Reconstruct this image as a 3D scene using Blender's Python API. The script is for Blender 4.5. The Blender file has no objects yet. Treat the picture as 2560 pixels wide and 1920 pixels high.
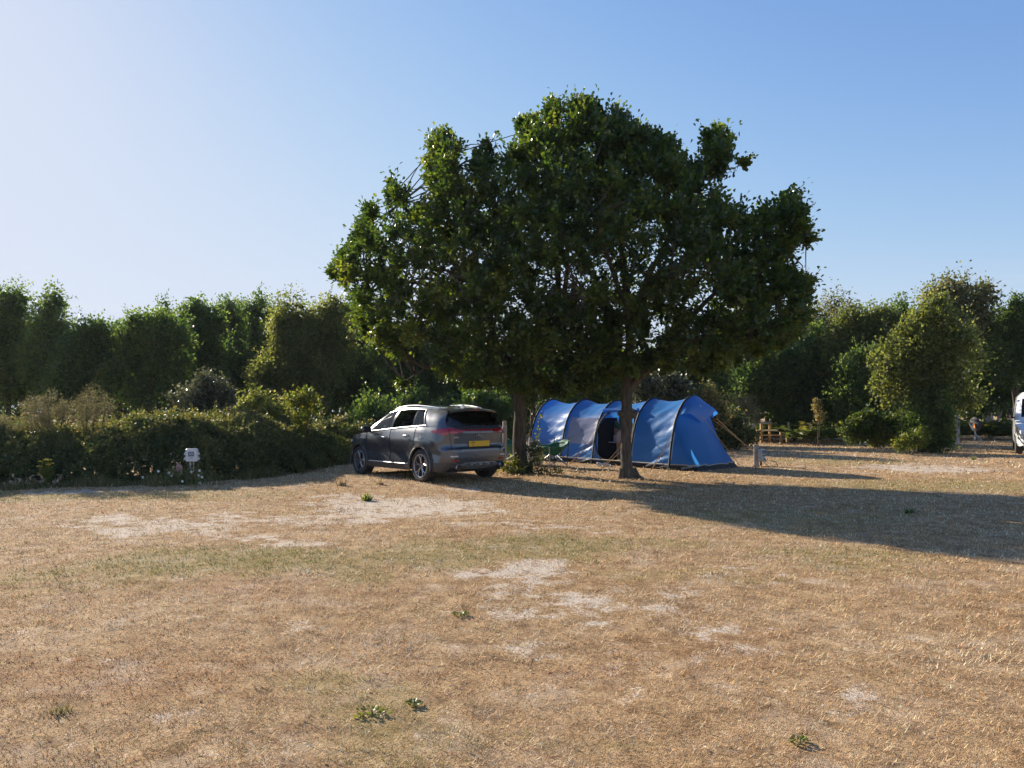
import bpy, math, random
import numpy as np
from mathutils import Vector, Matrix
random.seed(5)
rng = np.random.default_rng(11)
SC = bpy.context.scene
COL = SC.collection
RAD = math.radians
# ------------------------------------------------------------------ camera model (pixels of the 2560x1920 photograph)
F, CX, HY, CAMZ = 1923.0, 1280.0, 1004.0, 1.75
SLOPE = 0.01
SUN_EL, SUN_AZ = RAD(21.5), RAD(44.0)          # azimuth to the left of +Y
SUN = np.array([-math.sin(SUN_AZ)*math.cos(SUN_EL), math.cos(SUN_AZ)*math.cos(SUN_EL), math.sin(SUN_EL)])

def hz(x, y):
    y = np.asarray(y, float); x = np.asarray(x, float)
    t = y - 17.0
    s = 0.5*(t + np.sqrt(t*t + 1.0))
    return -SLOPE*s + 0.012*np.sin(x*0.9 + 1.3)*np.sin(y*0.7) + 0.01*np.sin(x*0.37 - y*0.53)

def gp(px, py):
    """point of the ground seen at a pixel of the photograph"""
    t = (py - HY)/F
    d = CAMZ/t
    for _ in range(12):
        x = (px - CX)/F*d
        d = (CAMZ - float(hz(x, d)))/t
    x = (px - CX)/F*d
    return (x, d, float(hz(x, d)))

def wp(px, py, d):
    return ((px - CX)/F*d, d, CAMZ - (py - HY)/F*d)

def lin(r, g, b):
    def c(v):
        v /= 255.0
        return v/12.92 if v <= 0.04045 else ((v + 0.055)/1.055)**2.4
    return (c(r), c(g), c(b))

# ------------------------------------------------------------------ noise in numpy
def _hash(ix, iy, seed):
    n = (ix.astype(np.int64)*374761393 + iy.astype(np.int64)*668265263 + seed*982451653) & 0x7fffffff
    n = ((n ^ (n >> 13))*1274126177) & 0x7fffffff
    return ((n ^ (n >> 16)) & 0xffff)/65535.0

def vnoise(x, y, scale, seed=0):
    x = np.asarray(x)*scale; y = np.asarray(y)*scale
    ix = np.floor(x); iy = np.floor(y)
    fx = x - ix; fy = y - iy
    fx = fx*fx*(3 - 2*fx); fy = fy*fy*(3 - 2*fy)
    a = _hash(ix, iy, seed); b = _hash(ix + 1, iy, seed); c = _hash(ix, iy + 1, seed); d = _hash(ix + 1, iy + 1, seed)
    return (a*(1 - fx) + b*fx)*(1 - fy) + (c*(1 - fx) + d*fx)*fy

def fbm(x, y, scale, seed=0, octv=3):
    v = 0; a = 0.5; tot = 0
    for k in range(octv):
        v = v + a*vnoise(x, y, scale*2**k, seed + k*17); tot += a; a *= 0.55
    return v/tot

# ------------------------------------------------------------------ objects
def tag(o, label=None, cat=None, group=None, kind=None):
    if label: o['label'] = label
    if cat: o['category'] = cat
    if group: o['group'] = group
    if kind: o['kind'] = kind
    return o

def thing(name, label, cat, loc=(0, 0, 0), rz=0.0, group=None):
    o = bpy.data.objects.new(name, None)
    o.empty_display_size = 0.2
    COL.objects.link(o)
    o.location = loc; o.rotation_euler = (0, 0, rz)
    return tag(o, label, cat, group)

def obj_from(name, me, parent=None, mats=()):
    o = bpy.data.objects.new(name, me)
    COL.objects.link(o)
    for m in mats: me.materials.append(m)
    if parent is not None: o.parent = parent
    return o

def np_mesh(name, verts, faces, k, smooth=False):
    """faces: (N,k) int array"""
    me = bpy.data.meshes.new(name)
    nv = len(verts); nf = len(faces)
    me.vertices.add(nv); me.vertices.foreach_set('co', np.ascontiguousarray(verts, np.float32).ravel())
    me.loops.add(nf*k); me.loops.foreach_set('vertex_index', np.ascontiguousarray(faces, np.int32).ravel())
    me.polygons.add(nf)
    me.polygons.foreach_set('loop_start', np.arange(0, nf*k, k, dtype=np.int32))
    me.polygons.foreach_set('loop_total', np.full(nf, k, np.int32))
    me.polygons.foreach_set('use_smooth', np.full(nf, smooth, bool))
    me.update(calc_edges=True)
    return me

def face_attr(me, name, arr):
    a = me.attributes.new(name, 'FLOAT', 'FACE'); a.data.foreach_set('value', np.ascontiguousarray(arr, np.float32))

def point_attr(me, name, arr):
    a = me.attributes.new(name, 'FLOAT', 'POINT'); a.data.foreach_set('value', np.ascontiguousarray(arr, np.float32))

def point_col(me, name, arr):
    a = me.attributes.new(name, 'FLOAT_COLOR', 'POINT')
    c = np.ones((len(arr), 4), np.float32); c[:, :3] = arr
    a.data.foreach_set('color', c.ravel())

class MB:
    """collects geometry; build() links it as ONE mesh object"""
    def __init__(s): s.v = []; s.f = []; s.m = []; s.mi = 0
    def add(s, vs, fs):
        b = len(s.v)
        s.v.extend([tuple(p) for p in vs])
        for f in fs: s.f.append([b + i for i in f]); s.m.append(s.mi)
        return s
    def box(s, c, d, rz=0.0, ry=0.0, rx=0.0, bevel=0.0):
        hx, hy, hz_ = d[0]/2, d[1]/2, d[2]/2
        M = Matrix.Translation(c) @ Matrix.Rotation(rz, 4, 'Z') @ Matrix.Rotation(ry, 4, 'Y') @ Matrix.Rotation(rx, 4, 'X')
        if bevel <= 0:
            vs = [M @ Vector((sx*hx, sy*hy, sz*hz_)) for sz in (-1, 1) for sy in (-1, 1) for sx in (-1, 1)]
            return s.add(vs, [(0, 2, 3, 1), (4, 5, 7, 6), (0, 1, 5, 4), (2, 6, 7, 3), (0, 4, 6, 2), (1, 3, 7, 5)])
        b = bevel; rings = []
        for z, q in ((-hz_, b), (-hz_ + b, 0), (hz_ - b, 0), (hz_, b)):
            x, y = hx - q, hy - q; e = b
            rings.append([(x - e, -y, z), (x, -y + e, z), (x, y - e, z), (x - e, y, z), (-x + e, y, z), (-x, y - e, z), (-x, -y + e, z), (-x + e, -y, z)])
        vs = [M @ Vector(p) for r in rings for p in r]
        fs = [tuple(range(7, -1, -1)), tuple(range(24, 32))]
        for k in range(3):
            for i in range(8):
                j = (i + 1) % 8
                fs.append((k*8 + i, k*8 + j, k*8 + 8 + j, k*8 + 8 + i))
        return s.add(vs, fs)
    def tube(s, pts, rad, n=8, cap=True, squash=None):
        pts = [Vector(p) for p in pts]
        if not hasattr(rad, '__len__'): rad = [rad]*len(pts)
        vs = []; up = None
        for i, p in enumerate(pts):
            t = (pts[min(i + 1, len(pts) - 1)] - pts[max(i - 1, 0)])
            t = t.normalized() if t.length > 1e-9 else Vector((0, 0, 1))
            if up is None:
                up = Vector((0, 0, 1)) if abs(t.z) < 0.9 else Vector((1, 0, 0))
            a = t.cross(up)
            a = a.normalized() if a.length > 1e-6 else t.orthogonal().normalized()
            b = a.cross(t).normalized(); up = b
            for k in range(n):
                an = 2*math.pi*k/n
                vs.append(p + (a*math.cos(an) + b*math.sin(an))*rad[i])
        fs = []
        for i in range(len(pts) - 1):
            for k in range(n):
                j = (k + 1) % n
                fs.append((i*n + k, i*n + j, i*n + n + j, i*n + n + k))
        if cap:
            fs.append(tuple(range(n - 1, -1, -1)))
            fs.append(tuple((len(pts) - 1)*n + k for k in range(n)))
        return s.add(vs, fs)
    def lathe(s, prof, n=24, axis='Z', c=(0, 0, 0), M=None):
        """prof: (radius, height)"""
        vs = []
        for r, h in prof:
            for k in range(n):
                a = 2*math.pi*k/n
                q = (r*math.cos(a), r*math.sin(a), h)
                if axis == 'Y': q = (q[0], h, q[1])
                if axis == 'X': q = (h, q[0], q[1])
                q = Vector(q) + Vector(c)
                vs.append(M @ q if M is not None else q)
        fs = []
        for i in range(len(prof) - 1):
            for k in range(n):
                j = (k + 1) % n
                fs.append((i*n + k, i*n + j, i*n + n + j, i*n + n + k))
        return s.add(vs, fs)
    def grid(s, P):
        """P[i][j] points"""
        n, m = len(P), len(P[0])
        vs = [p for r in P for p in r]
        fs = [(i*m + j, i*m + j + 1, (i + 1)*m + j + 1, (i + 1)*m + j) for i in range(n - 1) for j in range(m - 1)]
        return s.add(vs, fs)
    def blob(s, c, r, nu=12, nv=8, M=None):
        vs = []; fs = []
        for i in range(nv + 1):
            th = math.pi*i/nv
            for k in range(nu):
                a = 2*math.pi*k/nu
                q = Vector((c[0] + r[0]*math.sin(th)*math.cos(a), c[1] + r[1]*math.sin(th)*math.sin(a), c[2] + r[2]*math.cos(th)))
                vs.append(M @ q if M is not None else q)
        for i in range(nv):
            for k in range(nu):
                j = (k + 1) % nu
                fs.append((i*nu + k, i*nu + nu + k, i*nu + nu + j, i*nu + j))
        return s.add(vs, fs)
    def prism(s, poly, z0, z1, M=None):
        """poly in XY, extruded along z"""
        n = len(poly)
        vs = [Vector((x, y, z)) for z in (z0, z1) for x, y in poly]
        if M is not None: vs = [M @ v for v in vs]
        fs = [tuple(range(n - 1, -1, -1)), tuple(range(n, 2*n))]
        fs += [(i, (i + 1) % n, n + (i + 1) % n, n + i) for i in range(n)]
        return s.add(vs, fs)
    def build(s, name, mats, parent=None, smooth=False, label=None):
        if not isinstance(mats, (list, tuple)): mats = [mats]
        me = bpy.data.meshes.new(name)
        me.from_pydata([tuple(v) for v in s.v], [], s.f)
        me.polygons.foreach_set('material_index', np.array(s.m, np.int32))
        me.polygons.foreach_set('use_smooth', np.full(len(s.f), bool(smooth)))
        me.update()
        if smooth and smooth != 'all':
            try: me.set_sharp_from_angle(angle=RAD(smooth if smooth is not True else 40))
            except Exception: pass
        o = obj_from(name, me, parent, mats)
        if label: o['label'] = label
        return o

def separate(o):
    """every connected piece of a mesh becomes an object of its own"""
    import bmesh
    me = o.data; n = len(me.vertices); lab = list(range(n))
    def find(a):
        while lab[a] != a: lab[a] = lab[lab[a]]; a = lab[a]
        return a
    for e in me.edges:
        a, b = find(e.vertices[0]), find(e.vertices[1])
        if a != b: lab[a] = b
    roots = sorted({find(i) for i in range(n)})
    if len(roots) < 2: return [o]
    res = []
    for r in roots:
        c = o if r == roots[0] else o.copy()
        if c is not o: COL.objects.link(c)
        bm = bmesh.new(); bm.from_mesh(me); bm.verts.ensure_lookup_table()
        bmesh.ops.delete(bm, geom=[bm.verts[i] for i in range(n) if find(i) != r], context='VERTS')
        m2 = bpy.data.meshes.new(me.name); bm.to_mesh(m2); bm.free()
        for mt in me.materials: m2.materials.append(mt)
        res.append((c, m2))
    for c, m2 in res: c.data = m2
    return [c for c, _ in res]

# ------------------------------------------------------------------ materials
def newmat(name):
    m = bpy.data.materials.new(name); m.use_nodes = True
    nt = m.node_tree; nt.nodes.clear()
    out = nt.nodes.new('ShaderNodeOutputMaterial')
    return m, nt, out
def N(nt, t, **kw):
    n = nt.nodes.new(t)
    for k, v in kw.items():
        if k in n.inputs: n.inputs[k].default_value = v
        else: setattr(n, k, v)
    return n
def ramp(nt, fac, stops):
    r = nt.nodes.new('ShaderNodeValToRGB')
    e = r.color_ramp.elements
    while len(e) < len(stops): e.new(0.5)
    for el, (p, c) in zip(e, stops):
        el.position = p; el.color = (c[0], c[1], c[2], 1)
    nt.links.new(fac, r.inputs['Fac'])
    return r
def mix(nt, fac, a, b, mode='MIX'):
    m = nt.nodes.new('ShaderNodeMix'); m.data_type = 'RGBA'; m.blend_type = mode
    for s, v in ((m.inputs[0], fac), (m.inputs[6], a), (m.inputs[7], b)):
        if hasattr(v, 'is_output'): nt.links.new(v, s)
        elif isinstance(v, (int, float)): s.default_value = v
        else: s.default_value = (v[0], v[1], v[2], 1)
    return m.outputs[2]
def math_(nt, op, a, b=None, clamp=False):
    m = nt.nodes.new('ShaderNodeMath'); m.operation = op; m.use_clamp = clamp
    for s, v in ((m.inputs[0], a), (m.inputs[1], b)):
        if v is None: continue
        if hasattr(v, 'is_output'): nt.links.new(v, s)
        else: s.default_value = v
    return m.outputs[0]
def surf(name, c, rough=0.6, metal=0.0, c2=None, scale=8.0, bump=0.0, bscale=None, coat=0.0, spec=0.5, stretch=None, detail=4.0):
    m, nt, out = newmat(name)
    p = N(nt, 'ShaderNodeBsdfPrincipled', Roughness=rough, Metallic=metal)
    p.inputs['Base Color'].default_value = (*c, 1)
    p.inputs['Coat Weight'].default_value = coat
    p.inputs['Coat Roughness'].default_value = 0.05
    p.inputs['Specular IOR Level'].default_value = spec
    tc = N(nt, 'ShaderNodeTexCoord')
    co = tc.outputs['Object']
    if stretch:
        mp = N(nt, 'ShaderNodeMapping'); mp.inputs['Scale'].default_value = stretch
        nt.links.new(co, mp.inputs['Vector']); co = mp.outputs['Vector']
    if c2 is not None:
        nz = N(nt, 'ShaderNodeTexNoise', Scale=scale, Detail=detail, Roughness=0.6)
        nt.links.new(co, nz.inputs['Vector'])
        r = ramp(nt, nz.outputs['Fac'], [(0.32, c), (0.68, c2)])
        nt.links.new(r.outputs['Color'], p.inputs['Base Color'])
    if bump:
        nb = N(nt, 'ShaderNodeTexNoise', Scale=bscale or scale*2, Detail=5.0, Roughness=0.65)
        nt.links.new(co, nb.inputs['Vector'])
        b = N(nt, 'ShaderNodeBump', Strength=bump, Distance=0.02)
        nt.links.new(nb.outputs['Fac'], b.inputs['Height']); nt.links.new(b.outputs['Normal'], p.inputs['Normal'])
    nt.links.new(p.outputs[0], out.inputs['Surface'])
    return m
def leafmat(name, stops, tr=0.45, trc=(1.6, 1.5, 0.6), rough=0.45, spec=0.35):
    """stops: colours along the per-leaf 'tint'"""
    m, nt, out = newmat(name)
    at = N(nt, 'ShaderNodeAttribute', attribute_name='tint')
    n = len(stops)
    r = ramp(nt, at.outputs['Fac'], [((i + 0.0)/(n - 1), c) for i, c in enumerate(stops)])
    p = N(nt, 'ShaderNodeBsdfPrincipled', Roughness=rough)
    p.inputs['Specular IOR Level'].default_value = spec
    nt.links.new(r.outputs['Color'], p.inputs['Base Color'])
    t = N(nt, 'ShaderNodeBsdfTranslucent')
    tc = mix(nt, 1.0, r.outputs['Color'], trc, 'MULTIPLY')
    nt.links.new(tc, t.inputs['Color'])
    mx = N(nt, 'ShaderNodeMixShader'); mx.inputs[0].default_value = tr
    nt.links.new(p.outputs[0], mx.inputs[1]); nt.links.new(t.outputs[0], mx.inputs[2])
    nt.links.new(mx.outputs[0], out.inputs['Surface'])
    return m
def attrcol(name, rough=0.8, tr=0.25):
    m, nt, out = newmat(name)
    at = N(nt, 'ShaderNodeAttribute', attribute_name='col')
    p = N(nt, 'ShaderNodeBsdfPrincipled', Roughness=rough)
    p.inputs['Specular IOR Level'].default_value = 0.2
    nt.links.new(at.outputs['Color'], p.inputs['Base Color'])
    t = N(nt, 'ShaderNodeBsdfTranslucent'); nt.links.new(at.outputs['Color'], t.inputs['Color'])
    mx = N(nt, 'ShaderNodeMixShader'); mx.inputs[0].default_value = tr
    nt.links.new(p.outputs[0], mx.inputs[1]); nt.links.new(t.outputs[0], mx.inputs[2])
    nt.links.new(mx.outputs[0], out.inputs['Surface'])
    return m

# ------------------------------------------------------------------ leaves
T_OAK = (np.array([(0, 0, 0), (.30, .20, .05), (.72, .34, .07), (1, 0, -.04), (.72, -.34, .07), (.30, -.20, .05)], float),
         np.array([(0, 1, 2, 3), (0, 3, 4, 5)]))
T_QUAD = (np.array([(0, 0, 0), (.5, .36, .06), (1, 0, -.03), (.5, -.36, .06)], float), np.array([(0, 1, 2, 3)]))
T_SPIKE = (np.array([(0, .10, 0), (0, -.10, 0), (.7, -.03, .04), (1, .0, .05)], float), np.array([(0, 1, 2, 3)]))

def unit(a):
    return a/np.maximum(np.linalg.norm(a, axis=-1, keepdims=True), 1e-9)

def leaves(name, P, D, size, tint, tmpl, mat, parent=None, up=0.6, label=None):
    """P positions, D length directions, size per leaf"""
    n = len(P)
    D = unit(D)
    nr = rng.normal(size=(n, 3)); nr[:, 2] += up*2
    nr = unit(nr - (nr*D).sum(1, keepdims=True)*D)
    B = np.cross(nr, D)
    T, Fc = tmpl
    k = len(T)
    V = P[:, None, :] + size[:, None, None]*(T[None, :, 0:1]*D[:, None] + T[None, :, 1:2]*B[:, None] + T[None, :, 2:3]*nr[:, None])
    idx = (np.arange(n)*k)[:, None, None] + Fc[None]
    me = np_mesh(name, V.reshape(-1, 3), idx.reshape(-1, Fc.shape[1]), Fc.shape[1])
    face_attr(me, 'tint', np.repeat(np.clip(tint, 0, 1), len(Fc)))
    o = obj_from(name, me, parent, [mat])
    if label: o['label'] = label
    return o

def ball(n):
    v = unit(rng.normal(size=(n, 3)))
    return v*rng.random((n, 1))**(1/3)
# ================================================================== camera, light, sky
cam = bpy.data.cameras.new('camera'); camo = bpy.data.objects.new('camera', cam); COL.objects.link(camo)
cam.sensor_width = 36.0; cam.lens = 36.0*F/2560.0; cam.shift_y = (HY - 960.0)/2560.0
cam.clip_end = 2000; cam.clip_start = 0.05
camo.location = (0, 0, CAMZ); camo.rotation_euler = (RAD(90), 0, 0)
SC.camera = camo
SC.render.resolution_x = 1024; SC.render.resolution_y = 768
SC.view_settings.view_transform = 'Standard'; SC.view_settings.look = 'None'
SC.view_settings.exposure = 1.05; SC.view_settings.gamma = 1.0
SC.cycles.max_bounces = 8; SC.cycles.diffuse_bounces = 3; SC.cycles.glossy_bounces = 3
SC.cycles.transmission_bounces = 5; SC.cycles.transparent_max_bounces = 8
SC.cycles.sample_clamp_indirect = 4.0

VEIL_DENSITY = 0.00016  # density of the added volume that stands in for lens glare
W = bpy.data.worlds.new('World'); SC.world = W; W.use_nodes = True
nt = W.node_tree; nt.nodes.clear()
sky = nt.nodes.new('ShaderNodeTexSky'); sky.sky_type = 'NISHITA'; sky.sun_disc = False
sky.sun_elevation = SUN_EL; sky.sun_rotation = -SUN_AZ
sky.altitude = 50; sky.air_density = 1.0; sky.dust_density = 0.26; sky.ozone_density = 3.6
bg = nt.nodes.new('ShaderNodeBackground'); bg.inputs['Strength'].default_value = 0.125
KS = 0.259                                   # strength times exposure: where the sky's brightness rolls off near the sun
wo = nt.nodes.new('ShaderNodeOutputWorld')
sep = nt.nodes.new('ShaderNodeSeparateColor'); cmb = nt.nodes.new('ShaderNodeCombineColor'); nt.links.new(sky.outputs[0], sep.inputs[0])
for ch, cap in enumerate((.74, .90, .90)):
    q = math_(nt, 'POWER', math_(nt, 'DIVIDE', sep.outputs[ch], cap/KS), 3.0)
    nt.links.new(math_(nt, 'DIVIDE', sep.outputs[ch], math_(nt, 'POWER', math_(nt, 'ADD', q, 1.0), 1/3.0)), cmb.inputs[ch])
tintn = mix(nt, 1.0, cmb.outputs[0], (1.0, .90, 1.04), 'MULTIPLY')
hs_ = nt.nodes.new('ShaderNodeHueSaturation'); hs_.inputs['Saturation'].default_value = 1.10
wtc = nt.nodes.new('ShaderNodeTexCoord'); wmp = nt.nodes.new('ShaderNodeMapping'); wmp.inputs['Scale'].default_value = (2.2, 2.2, 26.0)
nt.links.new(wtc.outputs['Generated'], wmp.inputs['Vector'])
wnz = nt.nodes.new('ShaderNodeTexNoise'); wnz.inputs['Scale'].default_value = 2.6; wnz.inputs['Detail'].default_value = 6; wnz.inputs['Distortion'].default_value = .4
nt.links.new(wmp.outputs[0], wnz.inputs['Vector'])
wsp = nt.nodes.new('ShaderNodeSeparateXYZ'); nt.links.new(wtc.outputs['Generated'], wsp.inputs[0])
wlow = ramp(nt, wsp.outputs[2], [(.09, (1, 1, 1)), (.17, (0, 0, 0))]); wcl = ramp(nt, wnz.outputs['Fac'], [(.54, (0, 0, 0)), (.72, (1, 1, 1))])
wf = math_(nt, 'MULTIPLY', math_(nt, 'MULTIPLY', wlow.outputs['Color'], wcl.outputs['Color']), .45)      # faint low wisps of cloud
wmix = mix(nt, wf, tintn, (.80/KS, .83/KS, .87/KS)); nt.links.new(wmix, hs_.inputs['Color'])
nt.links.new(hs_.outputs[0], bg.inputs[0]); nt.links.new(bg.outputs[0], wo.inputs[0])
sl = bpy.data.lights.new('sun', 'SUN'); sl.energy = 5.0; sl.angle = RAD(0.5); sl.color = (1.0, 0.88, 0.73)
so = bpy.data.objects.new('sun', sl); COL.objects.link(so)
so.rotation_euler = Vector(SUN).to_track_quat('Z', 'Y').to_euler(); so.location = (-30, 30, 20)

# ================================================================== ground
def ell(px, py, rx, ry, w=1.0):
    x, y, z = gp(px, py)
    return (x, y, rx, ry, w)
BARE = [ell(1000, 1268, 1.35, 1.25, 1.0), ell(900, 1250, .8, .9, .8), ell(1120, 1275, .8, .7, .9), ell(380, 1312, 1.6, .95, .85), ell(250, 1322, .8, .5, .8), ell(680, 1345, .9, .45, .8), ell(560, 1290, .7, .6, .7), ell(760, 1300, .8, .6, .75),
        ell(1400, 1322, .75, .4, .62), ell(1260, 1310, .6, .35, .6), ell(1330, 1440, .72, .55, 1.0), ell(1420, 1405, .4, .3, .7),
        ell(1420, 1500, .7, .45, .6), ell(1600, 1500, .9, .4, .5), ell(1780, 1575, .6, .3, .5), ell(1480, 1590, .5, .3, .5),
        ell(1640, 1720, .35, .16, .5), ell(1860, 1610, .3, .14, .55), ell(2230, 1745, .35, .2, .5), ell(1930, 1880, .25, .1, .5),
        ell(560, 1560, .8, .3, .4), ell(800, 1580, .5, .2, .4), ell(1720, 1690, .3, .12, .4), ell(1850, 1440, .6, .3, .4),
        ell(2330, 1172, 1.9, 1.6, .85), ell(2050, 1168, 1.2, .7, .5), ell(155, 1226, .6, .35, 1.0), ell(320, 1222, .55, .25, .7), ell(1150, 1222, .45, .4, .6),
        ell(30, 1880, .4, .2, .35), ell(480, 1850, .3, .12, .35), ell(1050, 1830, .25, .1, .35), ell(150, 1640, .4, .2, .3), ell(2060, 1640, .35, .15, .35)]
GREEN = [ell(420, 1425, 1.3, .6, .8), ell(1150, 1385, 1.2, .7, .8), ell(560, 1402, 1.5, .8, 1.0), ell(880, 1400, .7, .5, .7), ell(760, 1420, .7, .4, .8), ell(1400, 1372, 1.25, .7, .9), ell(1640, 1360, .7, .5, .6), ell(2060, 1395, .9, .6, .6),
         ell(900, 1795, .42, .3, .65), ell(1050, 1770, .3, .2, .5), ell(2330, 1215, 2.6, 1.3, .7), ell(230, 1240, 2.6, .7, .8), ell(600, 1232, 1.6, .5, .45),
         ell(1700, 1445, .5, .3, .4), ell(1500, 1215, 1.6, .9, .35), ell(1950, 1290, 1.8, 1.2, .45), ell(2100, 1155, 2.2, 1.2, .6), ell(1330, 1880, .3, .12, .4),
         ell(300, 1480, .6, .3, .35), ell(2160, 1430, .6, .4, .35), ell(960, 1890, .5, .2, .5)]
RUST = [ell(350, 1700, .9, .5, .5), ell(1450, 1690, .6, .3, .4), ell(1900, 1600, .9, .5, .35), ell(600, 1480, 1.0, .4, .4), ell(1700, 1210, 1.5, .8, .5)]
def masks(x, y):
    wx = x + 1.5*(fbm(x, y, .8, 3) - .5) + 0.8*(fbm(x, y, 3.1, 5) - .5)
    wy = y + 1.5*(fbm(x, y, .8, 9) - .5) + 0.8*(fbm(x, y, 3.1, 6) - .5)
    def m(L):
        v = np.zeros_like(x)
        for cx, cy, rx, ry, w in L:
            q = ((wx - cx)/rx)**2 + ((wy - cy)/ry)**2
            v = np.maximum(v, w*np.clip((1.7 - q)*.75, 0, 1))
        return v
    return m(BARE), m(GREEN), m(RUST)

def axis(segs):
    out = []
    for a, b, st in segs: out.append(np.arange(a, b, st))
    return np.concatenate(out)
gx = axis([(-300, -60, 24), (-60, -20, 2), (-20, -10, .4), (-10, 12, .12), (12, 24, .4), (24, 60, 2), (60, 301, 24)])
gy = axis([(-40, 0, 4), (0, 2, .5), (2, 16, .12), (16, 24, .25), (24, 44, .8), (44, 100, 4), (100, 401, 30)])
GX, GY = np.meshgrid(gx, gy)
GZ = hz(GX, GY)
V = np.stack([GX, GY, GZ], -1).reshape(-1, 3)
nx, ny = len(gx), len(gy)
ii = (np.arange(ny - 1)[:, None]*nx + np.arange(nx - 1)[None]).ravel()
me = np_mesh('ground', V, np.stack([ii, ii + 1, ii + nx + 1, ii + nx], -1), 4, True)
b_, g_, r_ = masks(V[:, 0], V[:, 1])
point_attr(me, 'bare', b_); point_attr(me, 'green', g_); point_attr(me, 'rust', r_)
gm, nt, out = newmat('dry_turf')
P = N(nt, 'ShaderNodeBsdfPrincipled', Roughness=0.95); P.inputs['Specular IOR Level'].default_value = 0.1
tc = N(nt, 'ShaderNodeTexCoord')
def nz(scale, det=4.0, rough=0.6):
    n = N(nt, 'ShaderNodeTexNoise', Scale=scale, Detail=det, Roughness=rough)
    nt.links.new(tc.outputs['Object'], n.inputs['Vector']); return n.outputs['Fac']
n1 = nz(0.55); n2 = nz(4.5, 5.0, .65); n3 = nz(38.0, 4.0, .7); n4 = nz(130, 2.0)
straw = ramp(nt, n2, [(.30, (.24, .155, .083)), (.48, (.43, .30, .168)), (.62, (.56, .41, .24)), (.8, (.68, .52, .34))])  # base colour darkened to paint in the shadow between the blades
fine = ramp(nt, n3, [(.32, (.30, .26, .22)), (.5, (.85, .82, .78)), (.68, (1.15, 1.12, 1.05))])
c = mix(nt, .75, straw.outputs['Color'], fine.outputs['Color'], 'MULTIPLY')
big = ramp(nt, n1, [(.35, (.88, .80, .72)), (.65, (1.08, 1.05, 1.0))])
c = mix(nt, .8, c, big.outputs['Color'], 'MULTIPLY')
ar = N(nt, 'ShaderNodeAttribute', attribute_name='rust')
c = mix(nt, math_(nt, 'MULTIPLY', ar.outputs['Fac'], .6), c, (.26, .13, .055))
ag = N(nt, 'ShaderNodeAttribute', attribute_name='green')
gsum = math_(nt, 'MULTIPLY', ag.outputs['Fac'], math_(nt, 'MULTIPLY_ADD', n2, 1.2, True), True)
c = mix(nt, math_(nt, 'MULTIPLY', gsum, .5), c, (.235, .21, .07))
ab = N(nt, 'ShaderNodeAttribute', attribute_name='bare')
sandr = ramp(nt, n3, [(.3, (.38, .31, .23)), (.6, (.68, .585, .47))])
n5 = nz(1.7, 5.0, .7)
th = math_(nt, 'ADD', math_(nt, 'MULTIPLY', ab.outputs['Fac'], .8), math_(nt, 'MULTIPLY', math_(nt, 'SUBTRACT', n2, .5), 1.9))
th = math_(nt, 'ADD', th, math_(nt, 'MULTIPLY', math_(nt, 'SUBTRACT', n5, .5), 1.8))
th = math_(nt, 'ADD', th, math_(nt, 'MULTIPLY', math_(nt, 'SUBTRACT', n3, .5), 1.3))
nt.nodes[-1].label = 'bare soil'
th = math_(nt, 'ADD', th, .05)
br = ramp(nt, th, [(.46, (0, 0, 0)), (.74, (.95, .95, .95))])
pale = ramp(nt, n5, [(.50, (0, 0, 0)), (.74, (.42, .42, .42))])
c = mix(nt, pale.outputs['Color'], c, (.64, .54, .43))
c = mix(nt, br.outputs['Color'], c, sandr.outputs['Color'])
nt.links.new(c, P.inputs['Base Color'])
bmp = N(nt, 'ShaderNodeBump', Strength=.9, Distance=.03)
hs = math_(nt, 'ADD', math_(nt, 'MULTIPLY', n3, .7), math_(nt, 'MULTIPLY', n4, .4))
nt.links.new(hs, bmp.inputs['Height']); nt.links.new(bmp.outputs['Normal'], P.inputs['Normal'])
nt.links.new(P.outputs[0], out.inputs['Surface'])
tag(obj_from('ground', me, None, [gm]), 'parched straw coloured field with pale bare patches', kind='structure')

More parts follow.
